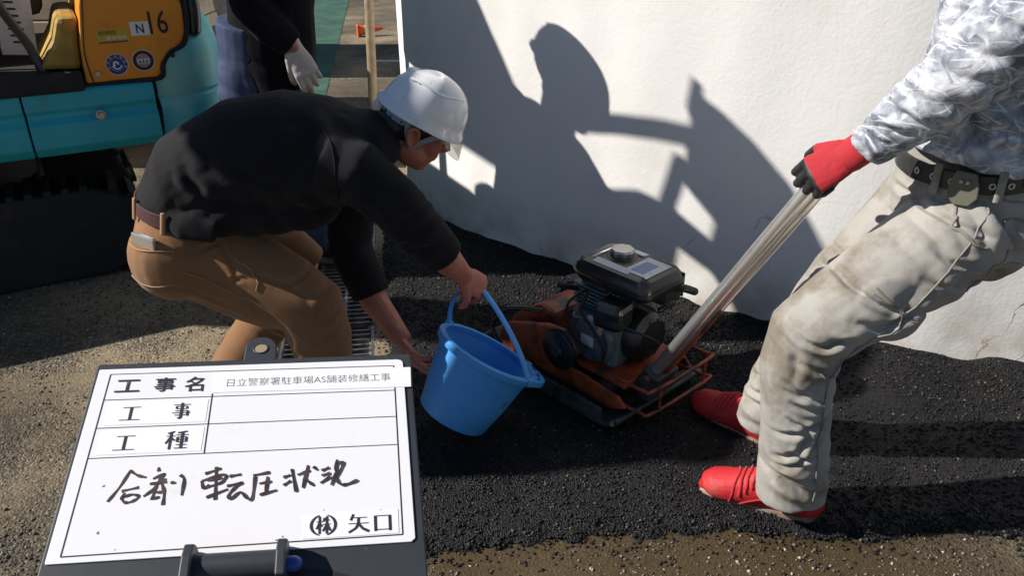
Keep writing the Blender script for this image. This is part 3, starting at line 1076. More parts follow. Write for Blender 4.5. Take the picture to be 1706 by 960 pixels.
# ================================================================== MINI EXCAVATOR (local x = towards its rear, y = away from the camera)
EX = thing('mini_excavator', 'mini excavator with turquoise skirt and orange engine cover numbered N 16', 'excavator', (-1.9, 2.85, 0), R(29), world=False)
def yz_extrude(prof, x0, x1):
    mb_ = MB()
    n_ = len(prof)
    mb_.add([(x0, y, z) for y, z in prof] + [(x1, y, z) for y, z in prof],
            [tuple(range(n_)), tuple(range(2 * n_ - 1, n_ - 1, -1))] + [(k, n_ + k, n_ + (k + 1) % n_, (k + 1) % n_) for k in range(n_)])
    return mb_
prof = [(.10, .56), (.02, .562), (-.012, .60), (-.016, .685), (.004, .702), (.010, .715), (.006, .728), (-.004, .738), (-.006, .80), (.012, .815), (.10, .815)]
part('side_skirt', yz_extrude(prof, -1.45, .118), M['teal'], EX, smooth=40, bevel=.006)
part('side_skirt', yz_extrude(prof, .124, .575), M['teal'], EX, smooth=40, bevel=.006)
bolt = MB().lathe([(.001, -.012), (.011, -.012), (.013, -.008), (.013, 0), (.018, .001), (.018, .005)], (.37, -.012, .705), (0, 1, 0), 14)
part('bolt', bolt, M['alu'], EX, smooth=40)
# counterweight
plan = smooth_path([(.585, .02, 0), (.68, .0, 0), (.76, .02, 0), (.83, .09, 0), (.875, .22, 0), (.89, .42, 0), (.89, .75, 0), (.83, .98, 0), (.70, 1.07, 0), (.585, 1.08, 0)], 4)
rings = []
for z, o_i in ((.50, .05), (.555, .012), (.60, 0), (.70, -.008), (.735, -.004), (.745, .003), (.76, -.004), (.90, 0), (.97, .014), (1.005, .04), (1.02, .10)):
    rings.append([Vector((max(.585, p.x - o_i * 1.0), p.y + (o_i if p.y < .5 else -o_i), z + .03 * max(0, (p.x - .585)) * (1 if z > .9 else 0))) for p in plan])
part('counterweight', MB().rings(rings), M['teal_fade'], EX, smooth=35)
part('tail_lamp', MB().lathe([(.001, 0), (.03, 0), (.034, .006), (.03, .016), (.001, .02)], (.888, .50, .90), (1, 0, 0), 20), M['lamp_red'], EX, smooth=35)
cwb = MB().lathe([(.001, -.006), (.008, -.006), (.009, 0), (.009, .01)], (.665, -.004, .90), (0, 1, 0), 12)
part('bolt', cwb, M['black_metal'], EX, smooth=40)
# orange engine cover
hood = [(.345, .822), (.605, .822), (.622, .872), (.655, .915), (.708, .942), (.728, .985), (.733, 1.08), (.715, 1.15), (.66, 1.185), (.55, 1.19), (.45, 1.18), (.395, 1.15), (.380, 1.10), (.355, .96)]
FR = Matrix(((1, 0, 0, 0), (0, 0, 1, 0), (0, 1, 0, 0), (0, 0, 0, 1)))       # polygon x,y -> local x,z ; extrude along +y
hd = part('engine_cover', MB().prism(hood, .10, Matrix.Translation((0, .0, 0)) @ FR), M['orange'], EX, bevel=.012)
part('engine_hood', MB().prism([(x * .985 + .006, z * .99 + .006) for x, z in hood], .80, Matrix.Translation((0, .104, 0)) @ FR), M['orange'], EX, bevel=.02)
seam = MB().loft(smooth_path([(.372, -.001, .826), (.364, -.001, .93), (.385, -.001, 1.06), (.40, -.001, 1.14)], 5), .0028, ref=(0, 1, 0), seg=6)
part('panel_seam', seam, M['st_black'], hd)
gk = MB().loft(smooth_path([(.345, .012, .818), (.47, .008, .818), (.607, .008, .818), (.626, .008, .868), (.660, .008, .909), (.712, .008, .935), (.734, .008, .985), (.741, .008, 1.08), (.722, .008, 1.155), (.66, .008, 1.192)], 4), .010, ref=(0, 1, 0), seg=8)
part('rubber_gasket', gk, M['rubber'], EX, smooth=True)
part('rear_cover', MB().loft(smooth_path([(.765, .07, .985), (.772, .07, 1.08), (.755, .08, 1.14), (.72, .1, 1.17)], 4), (.034, .06), ref=(1, 0, 0), seg=14), M['black_metal'], EX, smooth=True)
part('seat_base', MB().prism([(.20, .88), (.345, .87), (.352, .96), (.372, 1.06), (.30, 1.06), (.27, .98)], .5, Matrix.Translation((0, .03, 0)) @ FR), M['yellow'], EX, bevel=.02)
lk = MB().lathe([(.001, -.008), (.010, -.008), (.012, -.004), (.012, .004)], (.392, .0, .855), (0, 1, 0), 16)
part('lock', lk, M['alu'], hd, smooth=40)
# operator floor and what stands on it
part('floor_plate', MB().box((-.52, .52, .842), (1.72, 1.06, .055)), M['rubber'], EX, bevel=.012)
part('floor_lip', MB().box((-.52, -.006, .838), (1.72, .03, .075)), M['rubber'], EX, bevel=.012)
part('floor_mat', MB().box((-.22, .30, .875), (.55, .40, .008)), M['dry'], EX, bevel=.003)
part('lever', MB().loft(smooth_path([(.215, .05, .87), (.19, .06, .97), (.13, .07, 1.12), (.10, .08, 1.32)], 5), .017, seg=10), M['black_metal'], EX, smooth=True)
part('lever', MB().loft(smooth_path([(.02, .2, .87), (.05, .2, 1.0), (.04, .22, 1.2)], 5), .012, seg=10), M['black_metal'], EX, smooth=True)
part('label_plate', MB().box((.165, .165, 1.03), (.115, .006, .22), Matrix.Rotation(R(6), 3, 'Y')), M['white_label'], EX)
for k in range(7):
    part('label_print', MB().box((.150 + .003 * k, .1605, 1.11 - .024 * k), (.05, .002, .007), Matrix.Rotation(R(6), 3, 'Y')), M['st_black'], EX)
part('seat_cushion', MB().box((-.02, .55, 1.02), (.42, .44, .12)), M['rubber'], EX, bevel=.04)
part('seat_back', MB().box((.25, .55, 1.26), (.10, .44, .46), Matrix.Rotation(R(10), 3, 'Y')), M['rubber'], EX, bevel=.04)
bx = part('tool_case', MB().box((-.055, .10, .965), (.20, .14, .18), Matrix.Rotation(R(-4), 3, 'Y')), M['white'], EX, bevel=.012)
part('case_band', MB().box((-.055, .10, .995), (.206, .146, .035), Matrix.Rotation(R(-4), 3, 'Y')), M['cone'], bx)
part('case_lid', MB().box((-.055, .10, 1.045), (.204, .144, .06), Matrix.Rotation(R(-4), 3, 'Y')), M['st_blue2'], bx, bevel=.01)
# canopy, unseen: guessed, sized and set for the shadow it casts
for y in (.36, .70):
    part('canopy_post', MB().loft(smooth_path([(.69, y, 1.12), (.72, y, 1.6), (.68, y, 2.1), (.60, y, 2.34)], 5), (.032, .026), ref=(1, 0, 0), seg=12), M['black_metal'], EX, smooth=True)
part('canopy_roof', MB().box((.10, .60, 2.34), (1.15, .52, .06)), M['orange'], EX, bevel=.025)
part('canopy_shadow_panel', MB().prism([(.06, 1.45), (.72, 1.56), (.72, 2.30), (.42, 2.30), (.22, 2.02), (.11, 1.80)], .05, Matrix.Translation((.745, 0, 0)) @ Matrix(((0, 0, 1, 0), (1, 0, 0, 0), (0, 1, 0, 0), (0, 0, 0, 1)))), M['black_metal'], EX, bevel=.01)  # added panel, its outline cut to shape the shadow on the wall
# boom, stick and bucket, unseen; folded to the near side and shaped for their shadows
def wloc(x, y, z):
    dx, dy = x + 1.9, y - 2.85
    c_, s_ = math.cos(R(29)), math.sin(R(29))
    return V(c_ * dx + s_ * dy, -s_ * dx + c_ * dy, z)
boom = part('boom', MB().loft(smooth_path([wloc(-3.22, 2.75, .80), wloc(-3.28, 2.66, 1.5), wloc(-3.26, 2.50, 2.2), wloc(-3.22, 2.22, 2.72), wloc(-3.18, 1.90, 2.86), wloc(-3.15, 1.68, 2.78)], 5),
      [(.08, .13)] * 8 + [(.08, .15)] * 4 + [(.08, .18)] * 6 + [(.08, .17)] * 4 + [(.07, .11)] * 4, ref=wloc(-1.9, 2.85, 0) - wloc(-2.9, 2.85, 0), seg=14), M['teal'], EX, smooth=50)
part('hydraulic_ram', MB().cyl(wloc(-3.02, 2.72, 1.1), wloc(-3.04, 2.30, 2.3), .035, 14), M['chrome'], EX, smooth=True)
part('shade_link', MB().loft([wloc(-3.13, 1.655, 2.20), wloc(-3.13, 1.66, 2.40), wloc(-3.13, 1.68, 2.66)], [.075, .080, .070], seg=14), M['black_metal'], EX, smooth=50)  # added out of view to shade the ground by the pail
part('stick', MB().loft([wloc(-3.12, 1.78, 2.74), wloc(-2.5, 2.02, 2.66), wloc(-1.45, 2.50, 2.16)], [(.07, .11), (.07, .10), (.05, .06)], ref=(0, 0, 1), seg=12), M['teal'], EX, smooth=50)
bprof = [(2.69, 2.36), (2.63, 2.37), (2.56, 2.36), (2.48, 2.32), (2.42, 2.24), (2.37, 2.15), (2.34, 1.95), (2.36, 1.62), (2.52, 1.60), (2.55, 1.80), (2.60, 1.86), (2.68, 1.84), (2.70, 1.50), (2.88, 1.45), (2.90, 1.72), (2.80, 1.84), (2.73, 1.89), (2.62, 1.90), (2.61, 2.06), (2.69, 2.10)]  # outline notched and pronged to shape the wall shadow
bk = part('bucket', MB().rings([[wloc(x, y, z) for y, z in bprof] for x in (-1.48, -1.36)]), M['dark_metal'], EX, bevel=.008)
part('shadow_rod', MB().loft([wloc(-1.42, 2.66, 2.27), wloc(-1.42, 2.98, 1.93)], .026, seg=10), M['steel'], EX, smooth=True)  # unseen rod added to cast a bar of shadow on the wall
part('shadow_rod', MB().loft([wloc(-1.42, 2.70, 2.12), wloc(-1.42, 2.735, 1.84)], .022, seg=10), M['steel'], EX, smooth=True)  # unseen rod added to close off a spot of light on the wall
for j in range(4):
    part('bucket_tooth', MB().box(wloc(-1.465 + .031 * j, 2.685, 2.375), (.02, .03, .05), Matrix.Rotation(R(-29), 3, 'Z')), M['steel'], bk, bevel=.006)
# undercarriage
for y0 in (.10, .78):
    tr = [(-1.15, .0), (.28, .0), (.42, .06), (.47, .19), (.42, .32), (.28, .38), (-1.15, .38), (-1.29, .32), (-1.34, .19), (-1.29, .06)]
    t_ = part('rubber_track', MB().prism(tr, .24, Matrix.Translation((0, y0, .005)) @ FR), M['rubber'], EX, bevel=.015)
    lug = MB()
    for j in range(22):
        lug.box((-1.12 + j * .065, y0 + .12, .39), (.028, .235, .022))
    for j in range(7):
        a = R(-70 + j * 23)
        lug.box((.28 + .19 * math.cos(a), y0 + .12, .195 + .195 * math.sin(a)), (.022, .235, .03), Matrix.Rotation(-a, 3, 'Y'))
    part('track_lugs', lug, M['rubber'], t_)
part('slew_ring', MB().cyl((-.25, .55, .36), (-.25, .55, .58), .34, 32), M['truck_dark'], EX, smooth=40)
part('underframe', MB().box((-.4, .55, .28), (1.0, .5, .2)), M['truck_dark'], EX, bevel=.02)
part('deck_frame', MB().box((-.35, .56, .69), (1.86, .86, .24)), M['truck_dark'], EX, bevel=.02)
part('side_skirt', MB().box((-.40, 1.27, .69), (1.95, .10, .26)), M['teal'], EX, bevel=.02)  # far-side skirt, added for the shade it throws on the ground
part('cab_shade_panel', MB().box((-.35, 1.24, 1.30), (1.10, .04, .92)), M['orange'], EX, bevel=.02)  # panel added to shade the ground behind the machine
# stickers on the orange cover
def flat_text(name, body, h, w, x, z, m, parent, y=-.0025, tilt=0, offset=0):
    me_ = text_mesh(body, h, w, offset)
    me_.transform(Matrix.Translation((x, y, z)) @ Matrix.Rotation(tilt, 4, 'Y') @ Matrix.Rotation(R(90), 4, 'X'))
    return put(name, me_, m, parent)
def disc(r0, x, z, y, seg=36):
    return MB().add([(x + r0 * math.cos(2 * math.pi * k / seg), y, z + r0 * math.sin(2 * math.pi * k / seg)) for k in range(seg)], [tuple(range(seg))])
def ringf(r0, r1, x, z, y, seg=36, a0=0, a1=6.2832):
    vs = []
    for k in range(seg + 1):
        a = a0 + (a1 - a0) * k / seg
        vs += [(x + r0 * math.cos(a), y, z + r0 * math.sin(a)), (x + r1 * math.cos(a), y, z + r1 * math.sin(a))]
    return MB().add(vs, [(2 * k, 2 * k + 2, 2 * k + 3, 2 * k + 1) for k in range(seg)])
ns = part('number_sticker', MB().box((.568, -.0008, 1.007), (.066, .0016, .050)), M['white'], hd)
flat_text('letter', 'N', .034, .027, .555, .990, M['st_black'], ns, offset=.012)
flat_text('number', '16', .084, .066, .603, .983, M['st_black'], hd, offset=.006)
lp = part('maker_sticker', MB().box((.470, -.0008, .985), (.108, .0016, .052)), M['st_yellow'], hd)
part('sticker_band', MB().box((.470, -.0022, .966), (.100, .0008, .006)), M['st_red'], lp)
flat_text('sticker_print', '超低騒音型', .015, .060, .424, .993, M['st_black'], lp)
flat_text('sticker_print', '建設機械', .014, .070, .447, .974, M['white'], lp)
for (cx, cz, ca, cb) in ((.464, .884, 'st_blue', 'st_yellow'), (.558, .890, 'st_black', 'st_pink')):
    s_ = part('round_sticker', disc(.040, cx, cz, -.0014), M['white'], hd)
    part('sticker_ring', ringf(.025, .0375, cx, cz, -.002), M[ca], s_)
    if cb == 'st_yellow':
        for j in range(7):
            a = R(200 - j * 36.6)
            part('sticker_mark', MB().box((cx + .031 * math.cos(a), -.0026, cz + .031 * math.sin(a)), (.009, .0004, .006), Matrix.Rotation(-a + 1.57, 3, 'Y')), M['st_yellow'], s_)
        part('sticker_field', disc(.024, cx, cz, -.0021), M['st_blue'], s_)
        part('sticker_emblem', ringf(.004, .011, cx - .003, cz + .002, -.0028, 18, R(-20), R(250)), M['white'], s_)
        part('sticker_emblem', ringf(.013, .018, cx, cz - .001, -.0028, 18, R(190), R(350)), M['white'], s_)
    else:
        part('sticker_field', disc(.024, cx, cz, -.0021), M['st_pink'], s_)
        part('sticker_field', MB().box((cx, -.0026, cz - .002), (.040, .0004, .018)), M['white'], s_)
        for j in range(3):
            xx = cx - .012 + j * .012
            part('sticker_emblem', MB().add([(xx - .006, -.0032, cz - .009), (xx + .006, -.0032, cz - .009), (xx, -.0032, cz + .009)], [(0, 1, 2)]), M['st_green'], s_)

# ================================================================== TRUCK BEHIND
TK = thing('flatbed_truck', 'beige flatbed truck parked behind the excavator', 'truck', (-3.6, 5.2, 0), 0)
part('bed_floor', MB().box((-3.55, 5.3, .80), (3.7, 1.7, .07)), M['beige'], TK, bevel=.008)
for y in (4.47, 6.13):
    part('side_gate', MB().box((-3.55, y, 1.03), (3.68, .035, .38)), M['beige'], TK, bevel=.006)
part('tail_gate', MB().box((-1.72, 5.3, 1.03), (.035, 1.62, .38)), M['beige'], TK, bevel=.006)
for x in (-1.95, -2.12, -2.30, -2.9, -3.5, -4.1, -4.7):
    part('bed_bracket', MB().box((x, 4.46, .735), (.035, .05, .09)), M['beige'], TK)
part('bed_rail', MB().box((-3.5, 4.47, .70), (3.5, .045, .03)), M['beige'], TK)
part('chassis', MB().box((-3.7, 5.3, .60), (3.9, .8, .16)), M['truck_dark'], TK)
for x in (-2.7, -5.6):
    for y in (4.6, 6.0):
        w_ = part('wheel', MB().lathe([(.12, -.09), (.30, -.09), (.335, -.05), (.335, .05), (.30, .09), (.12, .09)], (x, y, .336), (0, 1, 0), 30), M['rubber'], TK, smooth=40)
        part('rim', MB().lathe([(.001, -.06), (.19, -.08), (.2, -.06), (.2, .06), (.001, .06)], (x, y, .336), (0, 1, 0), 24), M['alu'], w_, smooth=40)
cabm = MB().prism([(-5.45, .5), (-5.45, 2.0), (-6.2, 2.0), (-6.75, 1.3), (-6.85, .5)], 1.6, Matrix.Translation((0, 4.5, 0)) @ FR)
part('cab', cabm, M['beige'], TK, bevel=.05)
part('cab_window', MB().box((-5.95, 4.49, 1.62), (.62, .02, .42)), M['glass'], TK, bevel=.01)
part('shade_load', MB().loft(smooth_path([(-5.2, 5.3, 1.15), (-4.2, 5.3, 1.25), (-3.2, 5.3, 1.2), (-2.2, 5.3, 1.1)], 5), (.95, .74), ref=(0, 0, 1), seg=24), M['channel'], TK, smooth=True)  # high load added to shade the ground beyond the truck

# pole and cone by the wall's end
part('wooden_pole', MB().loft([(-.81, 4.6, .0), (-.80, 4.6, .40), (-.775, 4.61, 1.2), (-.75, 4.62, 1.9)], [.026, .026, .025, .024], seg=14), M['wood'], smooth=True, label='bare wooden pole standing upright beside the end of the white wall', cat='pole')
CN = thing('traffic_cone', 'small orange traffic cone lying on its side beyond the wooden pole', 'cone', (-1.55, 9.0, 0))
ax = Vector((.95, .25, .05)).normalized()
c0 = V(-1.66, 8.98, .064)
part('cone_body', MB().lathe([(.055, 0), (.053, .02), (.016, .25), (.013, .26)], c0, ax, 28), M['cone'], CN, smooth=40)
part('reflective_band', MB().lathe([(.050, .06), (.038, .14), (.034, .14), (.046, .06)], c0, ax, 28), M['reflect'], CN, smooth=40)
part('cone_base', MB().box(c0 - ax * .012, (.018, .125, .125), frame_from((0, 0, 1), ax)), M['cone'], CN, bevel=.01)
# container added out of view to shade the bay
SBX = thing('shade_container', 'grey ribbed container added out of view to shade the bay', 'container', (-4.6, 7.6, 0))
part('container_wall', MB().box((-4.6, 7.6, 1.22), (3.2, 1.5, 2.3)), M['channel'], SBX, bevel=.02)
for k in range(18):
    part('wall_rib', MB().box((-6.05 + .17 * k, 6.842, 1.22), (.07, .02, 2.1)), M['channel'], SBX, bevel=.005)
for y in (7.25, 7.95):
    dr = part('container_door', MB().box((-2.985, y, 1.22), (.03, .66, 2.1)), M['channel'], SBX, bevel=.01)
    part('door_rod', MB().cyl((-2.955, y + .1, .25), (-2.955, y + .1, 2.2), .015, 10), M['steel'], dr)
for x in (-6.1, -3.1):
    part('skid', MB().box((x, 7.6, .035), (.12, 1.5, .07)), M['truck_dark'], SBX)

# ================================================================== PEOPLE
def head_shells(mb, c, fw, up, k=1.0):
    """skull, jaw, nose, ears, lips as closed shells; returns the frame"""
    fw = Vector(fw).normalized()
    up = Vector(up)
    up = (up - fw * up.dot(fw)).normalized()
    sd = fw.cross(up)                       # the head's right
    rot = Matrix((fw, -sd, up)).transposed()
    at = lambda f_, s_, u_: Vector(c) + (fw * f_ + sd * s_ + up * u_) * k
    mb.ell(at(-.008, 0, .028), (.098 * k, .076 * k, .095 * k), rot, 24, 16)
    mb.ell(at(.028, 0, -.035), (.068 * k, .062 * k, .080 * k), rot, 20, 14)
    mb.ell(at(.052, 0, -.088), (.034 * k, .036 * k, .026 * k), rot)
    for s_ in (-1, 1):
        mb.ell(at(.050, .034 * s_, -.022), (.034 * k, .030 * k, .034 * k), rot)
        mb.ell(at(.012, .056 * s_, -.060), (.042 * k, .016 * k, .032 * k), rot)
        mb.ell(at(.080, .034 * s_, .026), (.014 * k, .026 * k, .009 * k), rot)
        # ear: rim and lobe
        pts = [at(-.004, .076 * s_, -.030), at(-.002, .081 * s_, -.012), at(-.010, .090 * s_, .010), at(-.024, .094 * s_, .020), at(-.036, .093 * s_, .008), at(-.030, .086 * s_, -.016), at(-.014, .080 * s_, -.034)]
        mb.loft(smooth_path(pts, 3), .0062 * k, ref=sd, seg=8)
        mb.ell(at(-.018, .079 * s_, -.004), (.015 * k, .006 * k, .024 * k), rot)
    mb.loft([at(.088, 0, .022), at(.098, 0, .004), at(.112, 0, -.018), at(.104, 0, -.028)], [.008 * k, .009 * k, .012 * k, .009 * k], ref=sd, seg=10)
    for s_ in (-1, 1):
        mb.ell(at(.098, .011 * s_, -.025), (.010 * k, .008 * k, .008 * k), rot)
    mb.loft([at(.086, -.020, -.055), at(.097, 0, -.051), at(.086, .020, -.055)], [.005 * k, .006 * k, .005 * k], ref=up, seg=8)
    mb.loft([at(.084, -.018, -.063), at(.094, 0, -.063), at(.084, .018, -.063)], [.005 * k, .007 * k, .005 * k], ref=up, seg=8)
    return at, rot, fw, sd, up

def helmet(root, c, fw, up, visor=True, with_straps=True, hk=1.0):
    fw = Vector(fw).normalized()
    up = Vector(up)
    up = (up - fw * up.dot(fw)).normalized()
    sd = fw.cross(up)
    at = lambda f_, s_, u_: Vector(c) + (fw * f_ + sd * s_ + up * u_) * hk
    mb = MB()
    seg = 48
    def ring(kf, ks, u_, lift=0):
        out = []
        for j in range(seg):
            a = 2 * math.pi * j / seg
            f_, s_ = math.cos(a), math.sin(a)
            lf = .010 + kf * f_ * (1.06 if f_ > 0 else 1.0)
            out.append(at(lf, ks * s_, u_ + lift * (f_ if f_ > 0 else 0) - .012 * (f_ < -.2) * (-f_ - .2)))
        return out
    shell = [ring(.142, .121, .000, -.006), ring(.139, .118, .012, -.004), ring(.130, .112, .020, 0)]
    for t in (.10, .22, .34, .46, .58, .69, .79, .87, .94, .985):
        a = t * math.pi / 2
        shell.append(ring(.128 * math.cos(a) ** .82, .111 * math.cos(a) ** .82, .020 + .122 * math.sin(a), 0))
    # inner skin
    inner = []
    for t in (.97, .8, .6, .4, .2, .05):
        a = t * math.pi / 2
        inner.append(ring(.122 * math.cos(a) ** .82, .105 * math.cos(a) ** .82, .016 + .117 * math.sin(a), 0))
    inner.append(ring(.126, .108, .004, -.004))
    rings_ = [inner[0]] + inner[1:] + shell
    h = part('helmet', MB().rings(rings_), M['helmet'], root, smooth=50)
    # raised crown panels and vents
    for s_ in (-1, 1):
        p = []
        for t in np.linspace(0, 1, 14):
            f_ = .085 - .165 * t
            a = math.asin(min(.98, (.042 + .03 * math.sin(t * math.pi)) / .111))
            ksx = .111
            s2 = s_ * (.040 + .040 * math.sin(t * math.pi))
            rr = max(0, 1 - ((f_ - .010) / .134) ** 2 - (s2 / .113) ** 2)
            p.append(at(f_, s2, .020 + .123 * rr ** .55 + .001))
        part('crown_ridge', MB().loft(p, (.004, .007), ref=up, seg=8), M['helmet'], h, smooth=True)
        for j in range(5):
            f_ = .055 - .028 * j
            s2 = s_ * .058
            rr = max(0, 1 - ((f_ - .010) / .134) ** 2 - (s2 / .113) ** 2)
            nrm = (fw * (f_ / .02) + sd * (s2 / .0125) + up * (.12 / .0145)).normalized()
            part('vent', MB().cyl(at(f_, s2, .020 + .122 * rr ** .56) - nrm * .004, at(f_, s2, .020 + .122 * rr ** .56) + nrm * .0012, .0036, 10), M['helmet_in'], h)
    if visor:
        vs, fs = [], []
        n = 25
        for j in range(n):
            a = R(-66 + 132 * j / (n - 1))
            e = math.cos(a * 90 / 66)
            for q in range(4):
                t = q / 3
                vs.append(at(.012 + (.150 + .020 * t) * math.cos(a), (.122 + .006 * t) * math.sin(a), -.002 - (.012 + .048 * e ** .6) * t if e > 0 else -.002 - .012 * t))
        for j in range(n - 1):
            for q in range(3):
                fs.append((j * 4 + q, j * 4 + q + 1, (j + 1) * 4 + q + 1, (j + 1) * 4 + q))
        v = put('visor', make_mesh('visor', vs, fs), M['visor'], h, smooth=True)
        sm = v.modifiers.new('solid', 'SOLIDIFY')
        sm.thickness = .0018
    if with_straps:
        for s_ in (-1, 1):
            for f0, w0 in ((.075, .0085), (-.045, .0085)):
                p = smooth_path([at(f0, s_ * (.100 if f0 > 0 else .104), .012), at(f0 * .55 - .004, s_ * .090, -.032), at(.012, s_ * .074, -.082), at(.040, s_ * .050, -.108), at(.055, 0, -.122)], 5)
                part('chin_strap', MB().loft(p, (.0012, w0), ref=sd, seg=8), M['strap'], h, smooth=True)
        band = []
        for j in range(25):
            a = R(85 + 190 * j / 24)
            band.append(at(.004 + .110 * math.cos(a), .092 * math.sin(a), -.008 + .016 * math.cos(a)))
        part('head_band', MB().loft(band, (.0015, .014), ref=(band[12] - Vector(c)), seg=8), M['strap'], h, smooth=True)
        part('ratchet_knob', MB().box(at(-.118, 0, -.028), (.018, .034, .026), frame_from(up, fw)), M['white'], h, bevel=.004)
    return h

def seam_tube(name, root_part, pts, r, m):
    return part(name, MB().loft(smooth_path(pts, 6), r, seg=6), m, root_part, smooth=True)

def surf_path(me, pts, out=.001, off=Vector((0, 0, 0))):
    """drop points onto the nearest spot of a finished (already local) mesh"""
    from mathutils.bvhtree import BVHTree
    vs = [v.co.copy() for v in me.vertices]
    bv = BVHTree.FromPolygons(vs, [tuple(p.vertices) for p in me.polygons])
    res = []
    for p in smooth_path(pts, 7):
        loc, nrm, i, d = bv.find_nearest(Vector(p) - off)
        res.append(loc + nrm * out + off)
    return res
def stitched(name, garment, root, pts, r, m, out=.0008):
    p = surf_path(garment.data, pts, out, OFF[root.name])
    return part(name, MB().loft(p, r, seg=6), m, garment, smooth=True)

# ---------------------------------------------------------------- bent worker with the pail
PB = thing('person', 'worker in black top, tan trousers and white helmet bent over the blue pail', 'person', (-.70, 2.05, 0))
hc, hf, hu = V(-.262, 2.14, .908), V(.80, .26, -.52), V(.52, 0, .85)
body = MB()
at, rot, fw, sd, up = head_shells(body, hc, hf, hu)
body.loft([V(-.46, 2.09, .86), V(-.37, 2.11, .885), at(-.03, 0, -.045)], [(.066, .070), (.058, .062), (.054, .056)], seg=16)
body.loft([V(-.88, 2.06, .62), V(-.80, 2.06, .77), V(-.60, 2.06, .83), V(-.42, 2.09, .85)], [.08, .08, .09, .06], seg=14)
# right arm down to the pail's handle, left arm to its bottom
WR, WL = V(-.138, 2.005, .520), V(-.330, 2.055, .285)
body.loft([V(-.42, 1.96, .86), V(-.235, 1.95, .66), V(-.175, 1.98, .575), WR], [.05, .044, .042, .029], seg=14)
body.loft([V(-.44, 2.22, .82), V(-.48, 2.19, .52), V(-.42, 2.14, .37), WL], [.05, .044, .043, .030], seg=14)
body.add(*(lambda h_: (h_.v, h_.f))(hand(WR, (.50, .32, -.55), (-.35, .55, -.5), side=-1, curls=((62, 70, 45), (66, 74, 48), (70, 78, 48), (74, 80, 45)), thumb=(45, 30), size=.98)))
body.add(*(lambda h_: (h_.v, h_.f))(hand(WL, (.42, -.34, -.66), (.84, .20, .30), side=1, curls=((24, 30, 20), (26, 32, 22), (28, 34, 22), (30, 36, 22)), thumb=(22, 14), size=1.0, spread=4, thumb_out=34)))
# legs core, ending in the ankles
body.loft([V(-.86, 1.98, .60), V(-.57, 1.94, .46), V(-.53, 1.93, .09)], [.07, .055, .035], seg=12)
body.loft([V(-.86, 2.16, .60), V(-.66, 2.26, .42), V(-.93, 2.20, .09)], [.07, .055, .035], seg=12)
bo = put('body', fuse(body, .0036, 2), M['skin_red'], PB)
# hair under the helmet
hm = MB()
hm.ell(at(-.020, 0, .026), (.090, .080, .092), rot, 24, 16)
hm.ell(at(-.060, 0, -.020), (.050, .070, .060), rot, 20, 12)
for s_ in (-1, 1):
    hm.ell(at(.022, .066 * s_, .022), (.020, .012, .040), rot)
put('hair', fuse(hm, .004, 1, lambda co, nr: .003 * fbm(co, 70, 4)), M['hair'], PB)
for s_ in (-1, 1):
    part('eye', MB().ell(at(.077, .033 * s_, .008), (.011, .013, .011), rot), M['white'], bo, smooth=True)
helmet(PB, at(-.012, 0, .030), fw, up, hk=.90)
# trousers
tr = MB()
tr.loft([V(-.885, 2.065, .50), V(-.895, 2.065, .56), V(-.90, 2.065, .63), V(-.885, 2.065, .72)], [(.10, .15), (.135, .175), (.145, .182), (.122, .165)], ref=(1, 0, 0), seg=28, round_ends=False)
for hy in (1.958, 2.165):
    tr.ell((-.905, hy, .600), (.124, .112, .125))
tr.loft([V(-.95, 2.0, .61), V(-.88, 1.985, .60), V(-.74, 1.985, .535), V(-.62, 1.970, .475), V(-.555, 1.950, .44), V(-.535, 1.930, .36), V(-.528, 1.930, .22), V(-.53, 1.93, .07)],
        [(.07, .06), (.128, .110), (.130, .110), (.114, .104), (.100, .098), (.084, .088), (.076, .080), (.080, .084)], ref=(0, 0, 1), seg=24, round_ends=False)
tr.loft([V(-.95, 2.12, .61), V(-.88, 2.16, .60), V(-.76, 2.22, .52), V(-.68, 2.25, .44), V(-.70, 2.25, .36), V(-.81, 2.23, .22), V(-.91, 2.20, .07)],
        [(.07, .06), (.13, .115), (.12, .11), (.10, .098), (.090, .088), (.078, .078), (.08, .082)], ref=(0, 0, 1), seg=24, round_ends=False)
tf = folds([((-.52, 1.88, .40), (.1, 0, 1), .06, .005, .10), ((-.56, 1.9, .25), (.3, 0, 1), .06, .005, .14), ((-.80, 2.20, .24), (.5, 0, 1), .05, .006, .13), ((-.74, 1.86, .50), (.8, 0, 1), .10, .004, .14)], .0025, 5, 3)
trb = put('trousers', fuse(tr, .0046, 14, both(tf, creases(CR_B, .0042, .0070, 6))), M['brown_cloth'], PB)
stitched('seam', trb, PB, [(-1.0, 1.91, .660), (-.95, 1.87, .655), (-.86, 1.85, .662)], .0024, M['seam'])
stitched('seam', trb, PB, [(-1.06, 2.05, .69), (-1.07, 2.06, .60), (-1.02, 2.06, .50), (-.92, 2.0, .45), (-.78, 1.92, .41), (-.62, 1.88, .36)], .0022, M['seam'])
stitched('seam', trb, PB, [(-1.0, 1.90, .572), (-.95, 1.86, .555), (-.88, 1.84, .562)], .0022, M['seam'])
stitched('pocket_edge', trb, PB, [(-.70, 1.84, .66), (-.66, 1.84, .60), (-.67, 1.83, .55)], .0020, M['seam'])
stitched('seam', trb, PB, [(-.84, 1.83, .60), (-.74, 1.83, .53), (-.64, 1.83, .46), (-.57, 1.84, .40)], .0018, M['seam'])
bl = []
for j in range(40):
    a = 2 * math.pi * j / 40
    bl.append(V(-.885, 2.065, .722) + V(.97, 0, -.20) * (.130 * math.cos(a)) + V(0, 1, 0) * (.172 * math.sin(a)))
